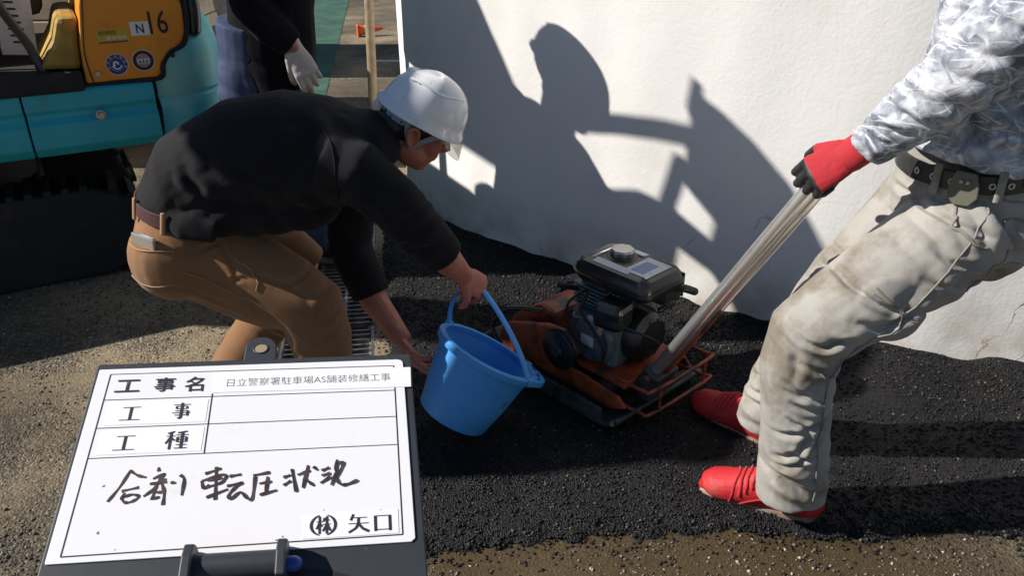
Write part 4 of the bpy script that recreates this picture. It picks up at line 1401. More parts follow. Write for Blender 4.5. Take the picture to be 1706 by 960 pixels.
bt = part('belt', MB().loft(bl, (.003, .019), ref=(0, 0, .001), seg=8, close=True) if False else MB().rings([[p + V(.2, 0, .97) * dz + (p - V(-.885, 2.065, .722)).normalized() * dr for p in bl] for dz, dr in ((-.019, 0), (-.017, .004), (.017, .004), (.019, 0))], cap=False), M['leather_brown'], PB, smooth=60)
for a in (R(222), R(268), R(300)):
    p = V(-.885, 2.065, .722) + V(.97, 0, -.20) * (.136 * math.cos(a)) + V(0, 1, 0) * (.178 * math.sin(a))
    part('belt_loop', MB().loft([p - V(.2, 0, .97) * .030, p + V(0, 0, .001), p + V(.2, 0, .97) * .026], (.004, .007), ref=(p - V(-.885, 2.065, .722)), seg=8), M['seam'], bt, smooth=True)
a = R(247)
p = V(-.885, 2.065, .668) + V(.97, 0, -.2) * (.150 * math.cos(a)) + V(0, 1, 0) * (.207 * math.sin(a))
part('metal_badge', MB().box(p, (.070, .012, .034), Matrix.Rotation(R(-21), 3, 'Z') @ Matrix.Rotation(R(8), 3, 'Y')), M['chrome'], trb, bevel=.003)
# black top
sh = MB()
sh.loft([V(-.895, 2.065, .735), V(-.85, 2.065, .785), V(-.72, 2.065, .842), V(-.59, 2.065, .852), V(-.46, 2.08, .855), V(-.385, 2.095, .872)],
        [(.116, .165), (.138, .176), (.156, .180), (.168, .188), (.142, .196), (.088, .130)], ref=(0, 0, 1), seg=30)
sh.loft([V(-.80, 2.03, .73), V(-.66, 2.05, .74), V(-.54, 2.06, .73)], [(.09, .15), (.10, .15), (.08, .13)], ref=(0, 0, 1), seg=24)
sh.loft([V(-.46, 1.955, .865), V(-.395, 1.94, .845), V(-.30, 1.94, .755), V(-.235, 1.95, .665), V(-.185, 1.975, .590)], [(.090, .085), (.088, .080), (.076, .072), (.066, .066), (.056, .058)], ref=(0, 1, 0), seg=20, round_ends=False)
sh.loft([V(-.48, 2.20, .84), V(-.46, 2.22, .76), V(-.475, 2.21, .64), V(-.485, 2.19, .52), V(-.425, 2.145, .385)], [(.09, .085), (.085, .08), (.074, .072), (.066, .066), (.056, .058)], ref=(0, 1, 0), seg=20, round_ends=False)
sh.loft([V(-.43, 2.09, .868), V(-.365, 2.108, .888)], [(.078, .084), (.070, .076)], ref=(0, 0, 1), seg=20, round_ends=False)
# hem flap over the belt
sh.loft([V(-.99, 2.02, .76), V(-.93, 1.93, .745), V(-.84, 1.885, .715), V(-.76, 1.875, .700)], [(.016, .03), (.014, .034), (.014, .036), (.012, .03)], ref=(.3, -1, 0), seg=14)
sf = folds([((-.86, 1.93, .78), (.9, 0, .45), .085, .006, .11), ((-.74, 1.90, .77), (.7, 0, -.7), .095, .006, .12), ((-.44, 1.88, .82), (.6, 0, .8), .06, .008, .10), ((-.25, 1.93, .68), (.6, 0, -.8), .045, .007, .09),
            ((-.47, 2.17, .54), (.2, 0, 1), .045, .006, .10), ((-.56, 1.92, .92), (.8, .4, -.5), .11, .008, .14), ((-.62, 1.9, .70), (.9, 0, .3), .07, .008, .12), ((-.20, 1.96, .61), (.5, .2, -.8), .03, .004, .06)], .004, 7, 8)
shb = put('long_sleeved_top', fuse(sh, .0046, 8, both(sf, creases(CR_BS, .007, .014, 7))), M['black_cloth'], PB)
stitched('seam', shb, PB, [(-.47, 1.93, .98), (-.44, 1.89, .93), (-.43, 1.86, .86), (-.44, 1.88, .78)], .0018, M['black_cloth'], .0012)
part('collar', MB().loft([V(-.372, 2.106, .886) + frame_from((.90, .12, .42), (0, 1, 0)) @ V(.079 * math.cos(t * .2618), .073 * math.sin(t * .2618), 0) for t in range(24)], .0075, seg=8, close=True), M['black_cloth'], shb, smooth=True)
def boot(root, heel, toe, m_up, m_sole, h=.11, name='boot', laces=None, toe_r=1.0):
    heel, toe = V(heel), V(toe)
    d = (toe - heel)
    Ln = d.length
    d.normalize()
    s = V(-d.y, d.x, 0).normalized()
    mb_ = MB()
    st_ = [(.0, .030, .028, .045), (.10, .040, .034, .055), (.28, .046, .036, .062), (.45, .042, .038, .056), (.62, .034, .043, .046), (.80, .030, .046, .040), (.92, .027, .043, .036), (.985, .021, .032, .031), (1.01, .012, .018, .028)]
    mb_.loft([heel + d * (t * Ln) + V(0, 0, z + rv * (toe_r - 1)) for t, rv, rw, z in st_], [(rv * toe_r, rw * (1 + .3 * (toe_r - 1))) for t, rv, rw, z in st_], ref=(0, 0, 1), seg=20)
    mb_.loft([heel + d * .06 + V(0, 0, .06), heel + d * .055 + V(0, 0, h)], [(.045, .036), (.043, .034)], ref=d, seg=18, round_ends=False)
    o = put(name, fuse(mb_, .0035, 3, lambda co, nr: .0012 * fbm(co, 40, 3)), m_up, root)
    so = MB()
    n_ = 28
    outl = []
    for j in range(n_):
        a = 2 * math.pi * j / n_
        f_ = .5 - .5 * math.cos(a)
        w_ = .036 * (abs(math.sin(a)) ** .62) * (1 + .28 * max(0, f_ - .35) - .10 * math.exp(-((f_ - .42) / .16) ** 2)) * (1 if math.sin(a) >= 0 else -1)
        outl.append(heel - d * .018 + d * (f_ * (Ln + .034)) + s * w_)
    so.rings([[p + V(0, 0, z) + (p - (heel + toe) / 2) * e for p in outl] for z, e in ((.003, -.02), (.010, 0), (.024, 0), (.030, -.03))])
    part('sole', so, m_sole, o, smooth=50)
    if laces is not None:
        for j in range(5):
            c_ = heel + d * (Ln * (.40 + .055 * j)) + V(0, 0, (.100 - .011 * j) * (.65 + .35 * toe_r) + .012 * (toe_r > 1.1))
            off_ = OFF[root.name]
            lp2 = surf_path(o.data, [c_ - s * .030 - V(0, 0, .016), c_ + V(0, 0, .02), c_ + s * .030 - V(0, 0, .016) + d * .010], .0022, off_)
            part('lace', MB().loft(lp2, .0034, seg=6), laces, o, smooth=True)
        for sg in (-1, 1):
            lp2 = surf_path(o.data, [heel + s * sg * .05 + V(0, 0, .10), heel + d * .09 + s * sg * .05 + V(0, 0, .075), heel + d * .15 + s * sg * .05 + V(0, 0, .05), heel + d * .17 + s * sg * .05 + V(0, 0, .03)], .0012, off_)
            part('shoe_seam', MB().loft(lp2, .0026, seg=6), laces, o, smooth=True)
        lp2 = surf_path(o.data, [heel + d * (Ln * .74) - s * .05 + V(0, 0, .035), heel + d * (Ln * .70) - s * .02 + V(0, 0, .10), heel + d * (Ln * .70) + s * .02 + V(0, 0, .10), heel + d * (Ln * .74) + s * .05 + V(0, 0, .035)], .0012, off_)
        part('toe_cap_seam', MB().loft(lp2, .0028, seg=6), laces, o, smooth=True)
    return o
boot(PB, (-.58, 1.93, 0), (-.32, 1.95, 0), M['boot'], M['sole'], .14)
boot(PB, (-.965, 2.195, 0), (-.71, 2.235, 0), M['boot'], M['sole'], .14)

# ---------------------------------------------------------------- worker pulling the compactor
PR = thing('person', 'worker in grey patterned shirt, pale trousers and red shoes gripping the compactor handle', 'person', (1.0, 1.75, 0))
hc2, hf2, hu2 = V(1.00, 1.76, 1.60), V(-.90, .10, -.42), V(-.38, 0, .92)
body = MB()
at2, rot2, fw2, sd2, up2 = head_shells(body, hc2, hf2, hu2)
body.loft([V(1.05, 1.76, 1.36), V(1.035, 1.76, 1.44), at2(-.03, 0, -.05)], [.06, .056, .054], seg=14)
body.loft([V(1.04, 1.75, .85), V(1.045, 1.75, 1.1), V(1.045, 1.76, 1.36)], [.09, .09, .08], seg=14)
WR2 = V(.752, 1.690, .972)
body.loft([V(1.03, 1.58, 1.37), V(.865, 1.585, 1.15), WR2], [.05, .042, .028], seg=12)
body.loft([V(1.05, 1.94, 1.37), V(1.21, 1.98, 1.12), V(1.13, 1.90, .93)], [.05, .042, .028], seg=12)
body.add(*(lambda h_: (h_.v, h_.f))(hand(V(1.13, 1.90, .93), (-.25, -.3, -.8), (-.7, -.2, .2), side=1)))
body.loft([V(1.03, 1.67, .82), V(.68, 1.605, .55), V(.715, 1.605, .09)], [.07, .055, .035], seg=12)
body.loft([V(1.05, 1.84, .82), V(.83, 1.86, .53), V(.735, 1.90, .09)], [.07, .055, .035], seg=12)
bo = put('body', fuse(body, .0045, 2), M['skin'], PR)
for s_ in (-1, 1):
    part('eye', MB().ell(at2(.077, .033 * s_, .008), (.011, .013, .011), rot2), M['white'], bo, smooth=True)
hm = MB()
hm.ell(at2(-.018, 0, .034), (.100, .082, .100), rot2, 24, 16)
put('hair', fuse(hm, .005, 1), M['hair'], PR)
helmet(PR, at2(0, 0, .030), fw2, up2)
# near hand in a red and black glove
hg = hand(WR2, (-.72, .12, -.50), (-.10, .60, -.72), side=-1, curls=((46, 66, 50), (48, 70, 52), (52, 72, 52), (56, 74, 50)), thumb=(55, 30), size=1.14, thumb_out=30, spread=4)
gm = fuse(hg, .003, 2, lambda co, nr: .0012 * fbm(co, 60, 3))
gm.materials.append(M['red_glove'])
gm.materials.append(M['black_glove'])
_F = V(-.72, .12, -.50).normalized()
_N = V(-.10, .60, -.72)
_N = (_N - _F * _N.dot(_F)).normalized()
for pol in gm.polygons:
    q_ = pol.center - WR2
    if q_.dot(_F) > .100 or q_.dot(_N) > .004:
        pol.material_index = 1
gl = put('work_glove', gm, None, PR)
gl['label'] = 'red knit glove with black coated palm and fingers'
_E = (WR2 - V(.865, 1.585, 1.15)).normalized()
gcuff = MB().loft([WR2 - _E * .060, WR2 - _E * .02, WR2 + _F * .012, WR2 + _F * .035], [(.034, .038), (.033, .037), (.027, .038), (.022, .036)], ref=_N, seg=20, round_ends=False)
part('glove_cuff', gcuff, M['red_glove'], gl, smooth=50)
# trousers
tr = MB()
tr.loft([V(1.035, 1.755, .70), V(1.04, 1.755, .78), V(1.04, 1.755, .86), V(1.035, 1.755, .945)], [(.11, .15), (.135, .175), (.138, .178), (.124, .168)], ref=(1, 0, 0), seg=28, round_ends=False)
for hy in (1.67, 1.84):
    tr.ell((1.085, hy, .80), (.105, .095, .125))
tr.loft([V(1.03, 1.67, .82), V(.89, 1.640, .715), V(.765, 1.615, .625), V(.690, 1.605, .56), V(.678, 1.605, .48), V(.695, 1.605, .34), V(.712, 1.605, .20), V(.722, 1.605, .085)],
        [(.132, .112), (.116, .108), (.104, .100), (.094, .094), (.086, .088), (.080, .084), (.080, .086), (.082, .090)], ref=(0, 1, 0), seg=24, round_ends=False)
tr.loft([V(1.04, 1.84, .82), V(.96, 1.85, .70), V(.87, 1.86, .58), V(.83, 1.865, .50), V(.78, 1.875, .36), V(.745, 1.89, .22), V(.732, 1.90, .095)],
        [(.13, .11), (.112, .106), (.096, .096), (.088, .090), (.080, .082), (.076, .078), (.076, .080)], ref=(0, 1, 0), seg=24, round_ends=False)
# cargo pocket and knee bulge
tr.ell((.83, 1.535, .665), (.085, .022, .075), Matrix.Rotation(R(42), 3, 'Y'))
tf = folds([((.74, 1.53, .50), (.55, .2, 1), .060, .010, .085), ((.70, 1.53, .36), (-.45, .3, 1), .085, .012, .10), ((.74, 1.53, .15), (.6, .3, 1), .055, .012, .075), ((.93, 1.53, .80), (.8, 0, .6), .06, .013, .11),
            ((.78, 1.60, .50), (.3, .3, 1), .050, .010, .07), ((.73, 1.82, .25), (.5, .3, 1), .06, .012, .12), ((.93, 1.56, .66), (.8, 0, -.5), .08, .012, .12), ((.63, 1.55, .60), (.6, 0, .8), .06, .010, .08),
            ((.98, 1.55, .88), (.9, 0, .3), .045, .010, .08), ((1.10, 1.58, .78), (.6, 0, 1), .06, .011, .10), ((.70, 1.53, .24), (.2, 0, 1), .07, .008, .09)], .0045, 6, 13)
trr = put('trousers', fuse(tr, .0044, 8, both(tf, creases(CR_R, .0095, .0078, 5))), M['grey_cloth'], PR)
st2 = lambda pts, r=.0022, n_='seam', m_='grey_seam', o_=.0004: stitched(n_, trr, PR, pts, r, M[m_], o_)
st2([(1.01, 1.57, .90), (.95, 1.53, .80), (.85, 1.50, .66), (.745, 1.50, .50), (.74, 1.5, .34), (.76, 1.5, .12)])
st2([(.93, 1.60, .92), (.935, 1.55, .86), (.965, 1.53, .825), (1.0, 1.53, .81)], .0038, 'pocket_edge')
st2([(1.05, 1.56, .86), (1.12, 1.58, .85), (1.17, 1.62, .855)], .0028, 'pocket_edge')
st2([(1.05, 1.56, .86), (1.05, 1.55, .78), (1.0, 1.54, .70)], .0024, 'pocket_edge')
st2([(1.12, 1.58, .75), (1.06, 1.55, .76)], .002)
st2([(.77, 1.50, .735), (.83, 1.50, .685), (.88, 1.50, .66)], .0030, 'pocket_zip')
st2([(.77, 1.50, .725), (.83, 1.50, .675), (.88, 1.50, .65)], .0022, 'pocket_zip')
st2([(.67, 1.55, .54), (.71, 1.51, .50), (.77, 1.51, .48)], .0024)
st2([(1.02, 1.57, .905), (1.10, 1.58, .895), (1.18, 1.62, .89)], .0022)
bl = []
BC = V(1.035, 1.755, .935)
for j in range(48):
    a = 2 * math.pi * j / 48
    bl.append(BC + V(.132 * math.cos(a), .176 * math.sin(a), .010 * math.cos(a)))
bt = part('belt', MB().rings([[p + V(0, 0, dz) + (p - BC).normalized() * dr for p in bl] for dz, dr in ((-.022, -.002), (-.020, .004), (.020, .004), (.022, -.002))], cap=False), M['leather_black'], PR, smooth=60)
for j in range(11):
    a = R(196 + j * 15)
    p = BC + V(.138 * math.cos(a), .182 * math.sin(a), .010 * math.cos(a))
    nrm = V(math.cos(a) / .138, math.sin(a) / .182, 0).normalized()
    part('eyelet', MB().lathe([(.0035, 0), (.0045, .002), (.0072, .002), (.0080, 0)], p - nrm * .0005, nrm, 14, cap=False), M['alu'], bt, smooth=True)
for a in (R(262), R(300), R(215)):
    p = BC + V(.141 * math.cos(a), .185 * math.sin(a), .01 * math.cos(a))
    part('belt_loop', MB().loft([p - V(0, 0, .032), p + V(0, 0, .001), p + V(0, 0, .030)], (.004, .009), ref=(p - BC), seg=8), M['grey_cloth'], bt, smooth=True)
a = R(236)
p = BC + V(.146 * math.cos(a), .190 * math.sin(a), -.006)
nrm = V(math.cos(a) / .138, math.sin(a) / .182, 0).normalized()
hol = part('leather_tab', MB().prism([(-.020, .030), (.020, .030), (.030, .0), (.032, -.022), (.018, -.042), (-.012, -.044), (-.028, -.026), (-.028, .004)], .008, Matrix.Translation(p) @ frame_from(nrm, V(0, 0, 1).cross(nrm)).to_4x4()), M['olive_leather'], bt, bevel=.003)
for dx in (-.006, .007):
    part('rivet', MB().ell(p + nrm * .0095 + V(0, 0, 1).cross(nrm) * dx + V(0, 0, .010), (.005, .005, .005)), M['alu'], hol, smooth=True)
# shirt
sh = MB()
sh.loft([V(1.04, 1.755, .955), V(1.045, 1.755, 1.00), V(1.05, 1.755, 1.12), V(1.06, 1.755, 1.26), V(1.06, 1.757, 1.36), V(1.045, 1.76, 1.41)],
        [(.142, .186), (.140, .184), (.136, .182), (.138, .198), (.112, .190), (.075, .095)], ref=(1, 0, 0), seg=30, round_ends=False)
sh.loft([V(1.05, 1.62, 1.365), V(1.005, 1.575, 1.34), V(.93, 1.575, 1.235), V(.865, 1.585, 1.145), V(.815, 1.635, 1.06), V(.768, 1.677, .985)], [(.092, .09), (.092, .088), (.082, .080), (.073, .072), (.062, .062), (.044, .046)], ref=(0, 1, 0), seg=22, round_ends=False)
sh.loft([V(1.06, 1.89, 1.365), V(1.10, 1.94, 1.32), V(1.17, 1.97, 1.20), V(1.21, 1.98, 1.11), V(1.15, 1.92, .97)], [(.09, .09), (.088, .086), (.078, .076), (.07, .07), (.046, .046)], ref=(0, 1, 0), seg=20, round_ends=False)
sf = folds([((.86, 1.53, 1.13), (.6, -.2, .75), .050, .011, .10), ((.80, 1.60, 1.04), (.6, -.3, .75), .036, .009, .085), ((.98, 1.50, 1.28), (.6, 0, .8), .07, .010, .11), ((1.02, 1.58, 1.10), (.7, 0, .7), .08, .012, .14),
            ((1.0, 1.58, .98), (.9, 0, .4), .06, .010, .10), ((1.15, 1.62, 1.0), (.6, 0, 1), .07, .011, .12), ((1.08, 1.57, 1.25), (.9, 0, -.4), .08, .01, .12)], .005, 7, 21)
shr = put('patterned_shirt', fuse(sh, .0044, 8, both(sf, creases(CR_RS, .0085, .010, 8))), M['frost'], PR)
boot(PR, (.775, 1.590, 0), (.530, 1.700, 0), M['red_shoe'], M['sole'], .10, 'shoe', M['red_glove'], 1.42)
boot(PR, (.765, 1.885, 0), (.585, 2.085, 0), M['red_shoe'], M['sole'], .10, 'shoe', M['red_glove'], 1.42)

# ---------------------------------------------------------------- standing worker by the excavator
PS = thing('person', 'worker in dark jacket and jeans with a white knit glove, standing beside the excavator', 'person', (-.95, 3.1, 0))
hc3, hf3, hu3 = V(-.705, 3.05, 1.475), V(.80, -.30, -.42), V(.40, -.1, .9)
body = MB()
at3, rot3, fw3, sd3, up3 = head_shells(body, hc3, hf3, hu3)
body.loft([V(-.83, 3.08, 1.25), V(-.79, 3.07, 1.36), at3(-.03, 0, -.05)], [.07, .058, .054], seg=14)
body.loft([V(-.98, 3.12, .88), V(-.90, 3.1, 1.1), V(-.83, 3.08, 1.28)], [.09, .09, .08], seg=14)
WS = V(-.790, 2.965, .965)
body.loft([V(-.90, 2.92, 1.30), V(-.915, 2.935, 1.12), WS], [.05, .042, .028], seg=12)
body.loft([V(-.78, 3.20, 1.30), V(-.83, 3.20, 1.08), V(-.88, 3.20, .90)], [.05, .042, .028], seg=12)
body.loft([V(-1.03, 3.05, .86), V(-1.045, 3.04, .47), V(-1.06, 3.05, .09)], [.05, .045, .035], seg=12)
body.loft([V(-.92, 3.20, .86), V(-.86, 3.19, .47), V(-.88, 3.22, .09)], [.07, .055, .035], seg=12)
bo = put('body', fuse(body, .005, 2), M['skin'], PS)
for s_ in (-1, 1):
    part('eye', MB().ell(at3(.077, .033 * s_, .008), (.011, .013, .011), rot3), M['white'], bo, smooth=True)
hm = MB()
hm.ell(at3(-.018, 0, .034), (.100, .082, .100), rot3, 24, 16)
put('hair', fuse(hm, .005, 1), M['hair'], PS)
helmet(PS, at3(0, 0, .030), fw3, up3)
hg = hand(WS, (.36, -.06, -.80), (-.25, .85, -.1), side=-1, curls=((22, 30, 22), (26, 36, 24), (30, 40, 26), (34, 42, 26)), thumb=(20, 14), size=1.14, spread=3, thumb_out=24)
gl = put('knit_glove', fuse(hg, .003, 2, lambda co, nr: .0015 * fbm(co, 50, 3)), M['white_glove'], PS)
hg = hand(V(-.90, 3.20, .90), (-.1, -.1, -.8), (-.3, -.8, 0), side=1, size=1.1)
put('knit_glove', fuse(hg, .004, 2), M['white_glove'], PS)
tr = MB()
tr.loft([V(-.975, 3.12, .74), V(-.975, 3.12, .90), V(-.96, 3.11, 1.04)], [(.115, .15), (.138, .165), (.14, .16)], ref=(1, 0, 0), seg=24, round_ends=False)
tr.loft([V(-1.015, 3.06, .86), V(-1.025, 3.05, .68), V(-1.04, 3.04, .48), V(-1.05, 3.045, .28), V(-1.06, 3.05, .08)], [(.095, .10), (.094, .095), (.084, .084), (.078, .078), (.08, .082)], ref=(1, 0, 0), seg=22)
tr.loft([V(-.92, 3.19, .86), V(-.89, 3.19, .68), V(-.86, 3.19, .48), V(-.87, 3.2, .28), V(-.88, 3.22, .08)], [(.105, .10), (.10, .095), (.082, .082), (.076, .076), (.08, .082)], ref=(1, 0, 0), seg=22, round_ends=False)
tf = folds([((-1.05, 2.96, .75), (.3, 0, 1), .06, .004, .14), ((-1.05, 2.96, .48), (.2, 0, 1), .05, .008, .12), ((-.88, 3.1, .5), (.2, 0, 1), .05, .008, .14)], .003, 8, 33)
put('jeans', fuse(tr, .0065, 4, tf), M['denim'], PS)
sh = MB()
sh.loft([V(-.885, 3.115, .80), V(-.905, 3.11, .95), V(-.89, 3.10, 1.10), V(-.835, 3.08, 1.24), V(-.81, 3.07, 1.32), V(-.79, 3.07, 1.37)],
        [(.130, .165), (.160, .165), (.155, .165), (.14, .17), (.11, .165), (.075, .09)], ref=(1, 0, 0), seg=28, round_ends=False)
sh.loft([V(-.85, 2.96, 1.31), V(-.89, 2.925, 1.27), V(-.915, 2.935, 1.12), V(-.86, 2.95, 1.04), V(-.795, 2.965, .975)], [(.085, .085), (.085, .083), (.072, .072), (.062, .064), (.050, .052)], ref=(0, 1, 0), seg=20, round_ends=False)
sh.loft([V(-.79, 3.18, 1.31), V(-.80, 3.20, 1.26), V(-.84, 3.20, 1.08), V(-.89, 3.20, .92)], [(.085, .085), (.083, .083), (.07, .07), (.05, .052)], ref=(0, 1, 0), seg=20, round_ends=False)
sf = folds([((-.90, 2.90, 1.10), (.6, 0, .8), .05, .009, .10), ((-.9, 2.93, .9), (.5, 0, 1), .08, .008, .14)], .005, 7, 35)
put('dark_jacket', fuse(sh, .0062, 4, sf), M['navy_cloth'], PS)
boot(PS, (-1.10, 3.055, 0), (-.84, 3.00, 0), M['boot'], M['sole'], .14)
boot(PS, (-.92, 3.225, 0), (-.66, 3.19, 0), M['boot'], M['sole'], .14)

# ================================================================== BLUE PAIL
PC, PA = V(-.070, 2.0, .270), V(.48, .24, .84).normalized()
PL = thing('pail', 'blue plastic pail tipped to the right in the bent worker\'s hands', 'pail', (-.17, 2.0, .04))
PE1 = V(.88, 0, -.47)
PE1 = (PE1 - PA * PE1.dot(PA)).normalized()
PE2 = PE1.cross(PA)
def pail_pt(r, a, h):
    return PC + (PE1 * math.cos(a) + PE2 * math.sin(a)) * r + PA * h
def lip(a):                                # pouring lip at the low side
    d_ = (a + math.pi) % (2 * math.pi) - math.pi
    return .034 * math.exp(-(d_ / .42) ** 2)
SEG = 64
def pring(r, h, lf=0, drop=0):
    return [pail_pt(r + lip(2 * math.pi * k / SEG) * lf, 2 * math.pi * k / SEG, h - lip(2 * math.pi * k / SEG) * drop) for k in range(SEG)]
HB = -.225
outer = [pring(.004, HB + .004), pring(.085, HB + .004), pring(.102, HB), pring(.108, HB + .006), pring(.128, HB + .10), pring(.143, HB + .19), pring(.147, -.012)]
inner = [pring(.143, -.010), pring(.139, HB + .19), pring(.124, HB + .10), pring(.104, HB + .014), pring(.095, HB + .008), pring(.004, HB + .008)]
pl = part('pail_wall', MB().rings(outer + inner), M['pail'], PL, smooth=45)
rim = MB().rings([pring(.146, -.020, .2), pring(.155, -.020, .6, .1), pring(.160, -.014, 1, .1), pring(.160, .002, 1, .1), pring(.154, .006, 1, .1), pring(.142, .004, .3, .1), pring(.141, -.012, .1)], close=True)
part('rim', rim, M['pail'], PL, smooth=45)
for k in range(3):
    part('drain_slot', MB().prism([(-.010, -.004), (.010, -.004), (.010, .004), (-.010, .004)], .006, Matrix.Translation(pail_pt(.168, R(-16 + 16 * k), .000)) @ frame_from(PA, (PE1 * -math.sin(R(-16 + 16 * k)) + PE2 * math.cos(R(-16 + 16 * k)))).to_4x4()), M['st_blue2'], pl)
pb = (PE1 * .77 + PE2 * .64).normalized()
apex = V(-.093, 2.035, .468) - PC
bail = []
for k in range(25):
    t = math.pi * k / 24
    c_ = math.cos(t)
    bail.append(PC + pb * (.158 * math.copysign(abs(c_) ** 1.5, c_)) + apex * (abs(math.sin(t)) ** 1.15))
bn = pb.cross(apex).normalized()
part('bail_handle', MB().loft(bail, (.0105, .0028), ref=bn, seg=10, round_ends=False), M['pail'], PL, smooth=50)
for s_ in (-1, 1):
    part('handle_pivot', MB().cyl(PC + pb * (.150 * s_), PC + pb * (.172 * s_), .011, 14), M['pail'], PL, smooth=50)

# ================================================================== PLATE COMPACTOR  (local x = rearwards, towards the man; y = to its far side)
CP = thing('plate_compactor', 'worn orange plate compactor with black petrol engine and chrome handle', 'compactor', (.276, 2.264, .024), R(-47), world=False)
def lp_(x, y, z):
    return V(x, y, z)
pp = MB()
pr_ = [(-.34, .085), (-.29, .035), (-.24, .004), (.22, .004), (.27, .03), (.285, .055), (.275, .062), (.22, .022), (-.235, .024), (-.285, .055), (-.332, .098)]
pp.prism(pr_, .42, Matrix.Translation((0, -.21, 0)) @ FR)
part('base_plate', pp, M['plate'], CP, bevel=.006)
for s_ in (-1, 1):
    part('plate_flange', MB().box((-.01, s_ * .205, .040), (.44, .012, .05)), M['plate'], CP, bevel=.004)
# exciter housing and orange cover at the front
part('exciter_housing', MB().cyl((-.17, -.13, .11), (-.17, .13, .11), .068, 28), M['dark_metal'], CP, smooth=40, bevel=.006)
part('exciter_cover', MB().prism([(-.30, .10), (-.10, .10), (-.06, .17), (-.09, .235), (-.16, .245), (-.25, .18), (-.30, .13)], .22, Matrix.Translation((0, -.11, 0)) @ FR), M['orange_red'], CP, bevel=.022)
part('belt_guard', MB().prism([(-.26, .07), (-.15, .06), (.05, .13), (.07, .20), (.02, .245), (-.06, .235), (-.24, .17), (-.275, .12)], .030, Matrix.Translation((0, -.185, 0)) @ FR), M['orange_red'], CP, bevel=.012)
part('front_bar', MB().loft(smooth_path([(-.28, -.17, .06), (-.32, -.17, .12), (-.26, -.15, .20), (-.12, -.14, .245)], 5), .008, seg=10), M['black_metal'], CP, smooth=True)
part('front_bar', MB().loft(smooth_path([(-.28, .17, .06), (-.32, .17, .12), (-.26, .15, .20), (-.12, .14, .245)], 5), .008, seg=10), M['black_metal'], CP, smooth=True)
# engine deck and its orange side rails
part('engine_deck', MB().box((.07, 0, .125), (.34, .28, .018)), M['orange_red'], CP, bevel=.004)
for s_ in (-1, 1):
    part('side_rail', MB().prism([(-.12, .055), (.20, .045), (.27, .075), (.24, .105), (.10, .118), (-.12, .118)], .012, Matrix.Translation((0, s_ * .165 - .006, 0)) @ FR), M['orange_red'], CP, bevel=.004)
    for x in (-.07, .17):
        part('rubber_mount', MB().lathe([(.024, 0), (.030, .012), (.030, .032), (.024, .045)], (x, s_ * .13, .070), (0, 0, 1), 18), M['rubber'], CP, smooth=40)
pu = part('pulley', MB().lathe([(.012, -.012), (.060, -.012), (.066, -.008), (.054, 0), (.066, .008), (.060, .014), (.012, .014)], (.02, -.195, .185), (0, 1, 0), 30), M['black_metal'], CP, smooth=35)
part('pulley_hub', MB().lathe([(.001, -.022), (.018, -.022), (.022, -.012), (.022, .004)], (.02, -.195, .185), (0, 1, 0), 18), M['dark_metal'], pu, smooth=35)
# engine
eng = part('engine_block', MB().box((.07, -.005, .205), (.19, .20, .15)), M['engine'], CP, bevel=.018)
fin = bpy.data.meshes.new('cooling_fin')
fb_ = MB().box((0, 0, 0), (.13, .16, .006))
fin.from_pydata(fb_.v, [], fb_.f)
fin.materials.append(M['engine'])
for k in range(6):
    o = bpy.data.objects.new('cooling_fin', fin)
    COL.objects.link(o)
    o.parent = CP
    o.location = (.02, .01, .288 + .013 * k)
part('cylinder', MB().box((.02, .01, .32), (.10, .13, .09)), M['engine'], CP, bevel=.008)
part('side_case', MB().lathe([(.02, -.02), (.070, -.018), (.076, -.006), (.076, .02)], (.085, -.108, .215), (0, 1, 0), 28), M['engine'], CP, smooth=40)
rc = part('recoil_starter', MB().lathe([(.02, .05), (.060, .048), (.082, .03), (.088, .0), (.088, -.02)], (.17, .01, .225), (1, 0, 0), 32), M['black_metal'], CP, smooth=35)
for k in range(10):
    a = 2 * math.pi * k / 10
    part('cooling_slot', MB().box((.214, .01 + .052 * math.cos(a), .225 + .052 * math.sin(a)), (.008, .006, .026), Matrix.Rotation(a - 1.57, 3, 'X')), M['st_black'], rc)
for (x, y, z) in ((-.005, -.107, .265), (.145, -.107, .265), (.145, -.107, .150), (-.005, -.107, .150)):
    part('bolt', MB().cyl((x, y, z), (x, y + .012, z), .007, 6), M['alu'], eng)
part('spark_plug', MB().loft([(-.03, -.07, .335), (-.05, -.10, .345), (-.06, -.115, .35)], .009, seg=10), M['rubber'], CP, smooth=True)
part('oil_plug', MB().cyl((.03, -.135, .150), (.03, -.10, .155), .013, 8), M['alu'], CP)
part('engine_decal', MB().box((.075, -.131, .215), (.05, .002, .035)), M['white_label'], CP)
part('governor_rod', MB().loft([(.10, -.125, .30), (.02, -.13, .275)], .0025, seg=6), M['alu'], CP)
part('starter_grip', MB().loft([(.20, .06, .30), (.215, .10, .315)], .009, seg=10), M['black_metal'], CP, smooth=True)
part('air_cleaner', MB().box((.145, -.10, .325), (.10, .09, .085), Matrix.Rotation(R(8), 3, 'Z')), M['black_metal'], CP, bevel=.02)
cb_ = part('carburettor', MB().box((.10, -.115, .275), (.06, .05, .06)), M['alu'], CP, bevel=.01)
for (x, y, z, d_) in ((.085, -.145, .285, .010), (.12, -.145, .27, .008), (.10, -.145, .255, .009)):
    part('carburettor_screw', MB().cyl((x, y, z), (x, y + .02, z), d_, 12), M['alu'], cb_, smooth=40)
part('fuel_hose', MB().loft(smooth_path([(.06, -.12, .37), (.07, -.16, .33), (.12, -.165, .29), (.15, -.14, .22), (.14, -.13, .17)], 6), .0055, seg=8), M['rubber'], CP, smooth=True)
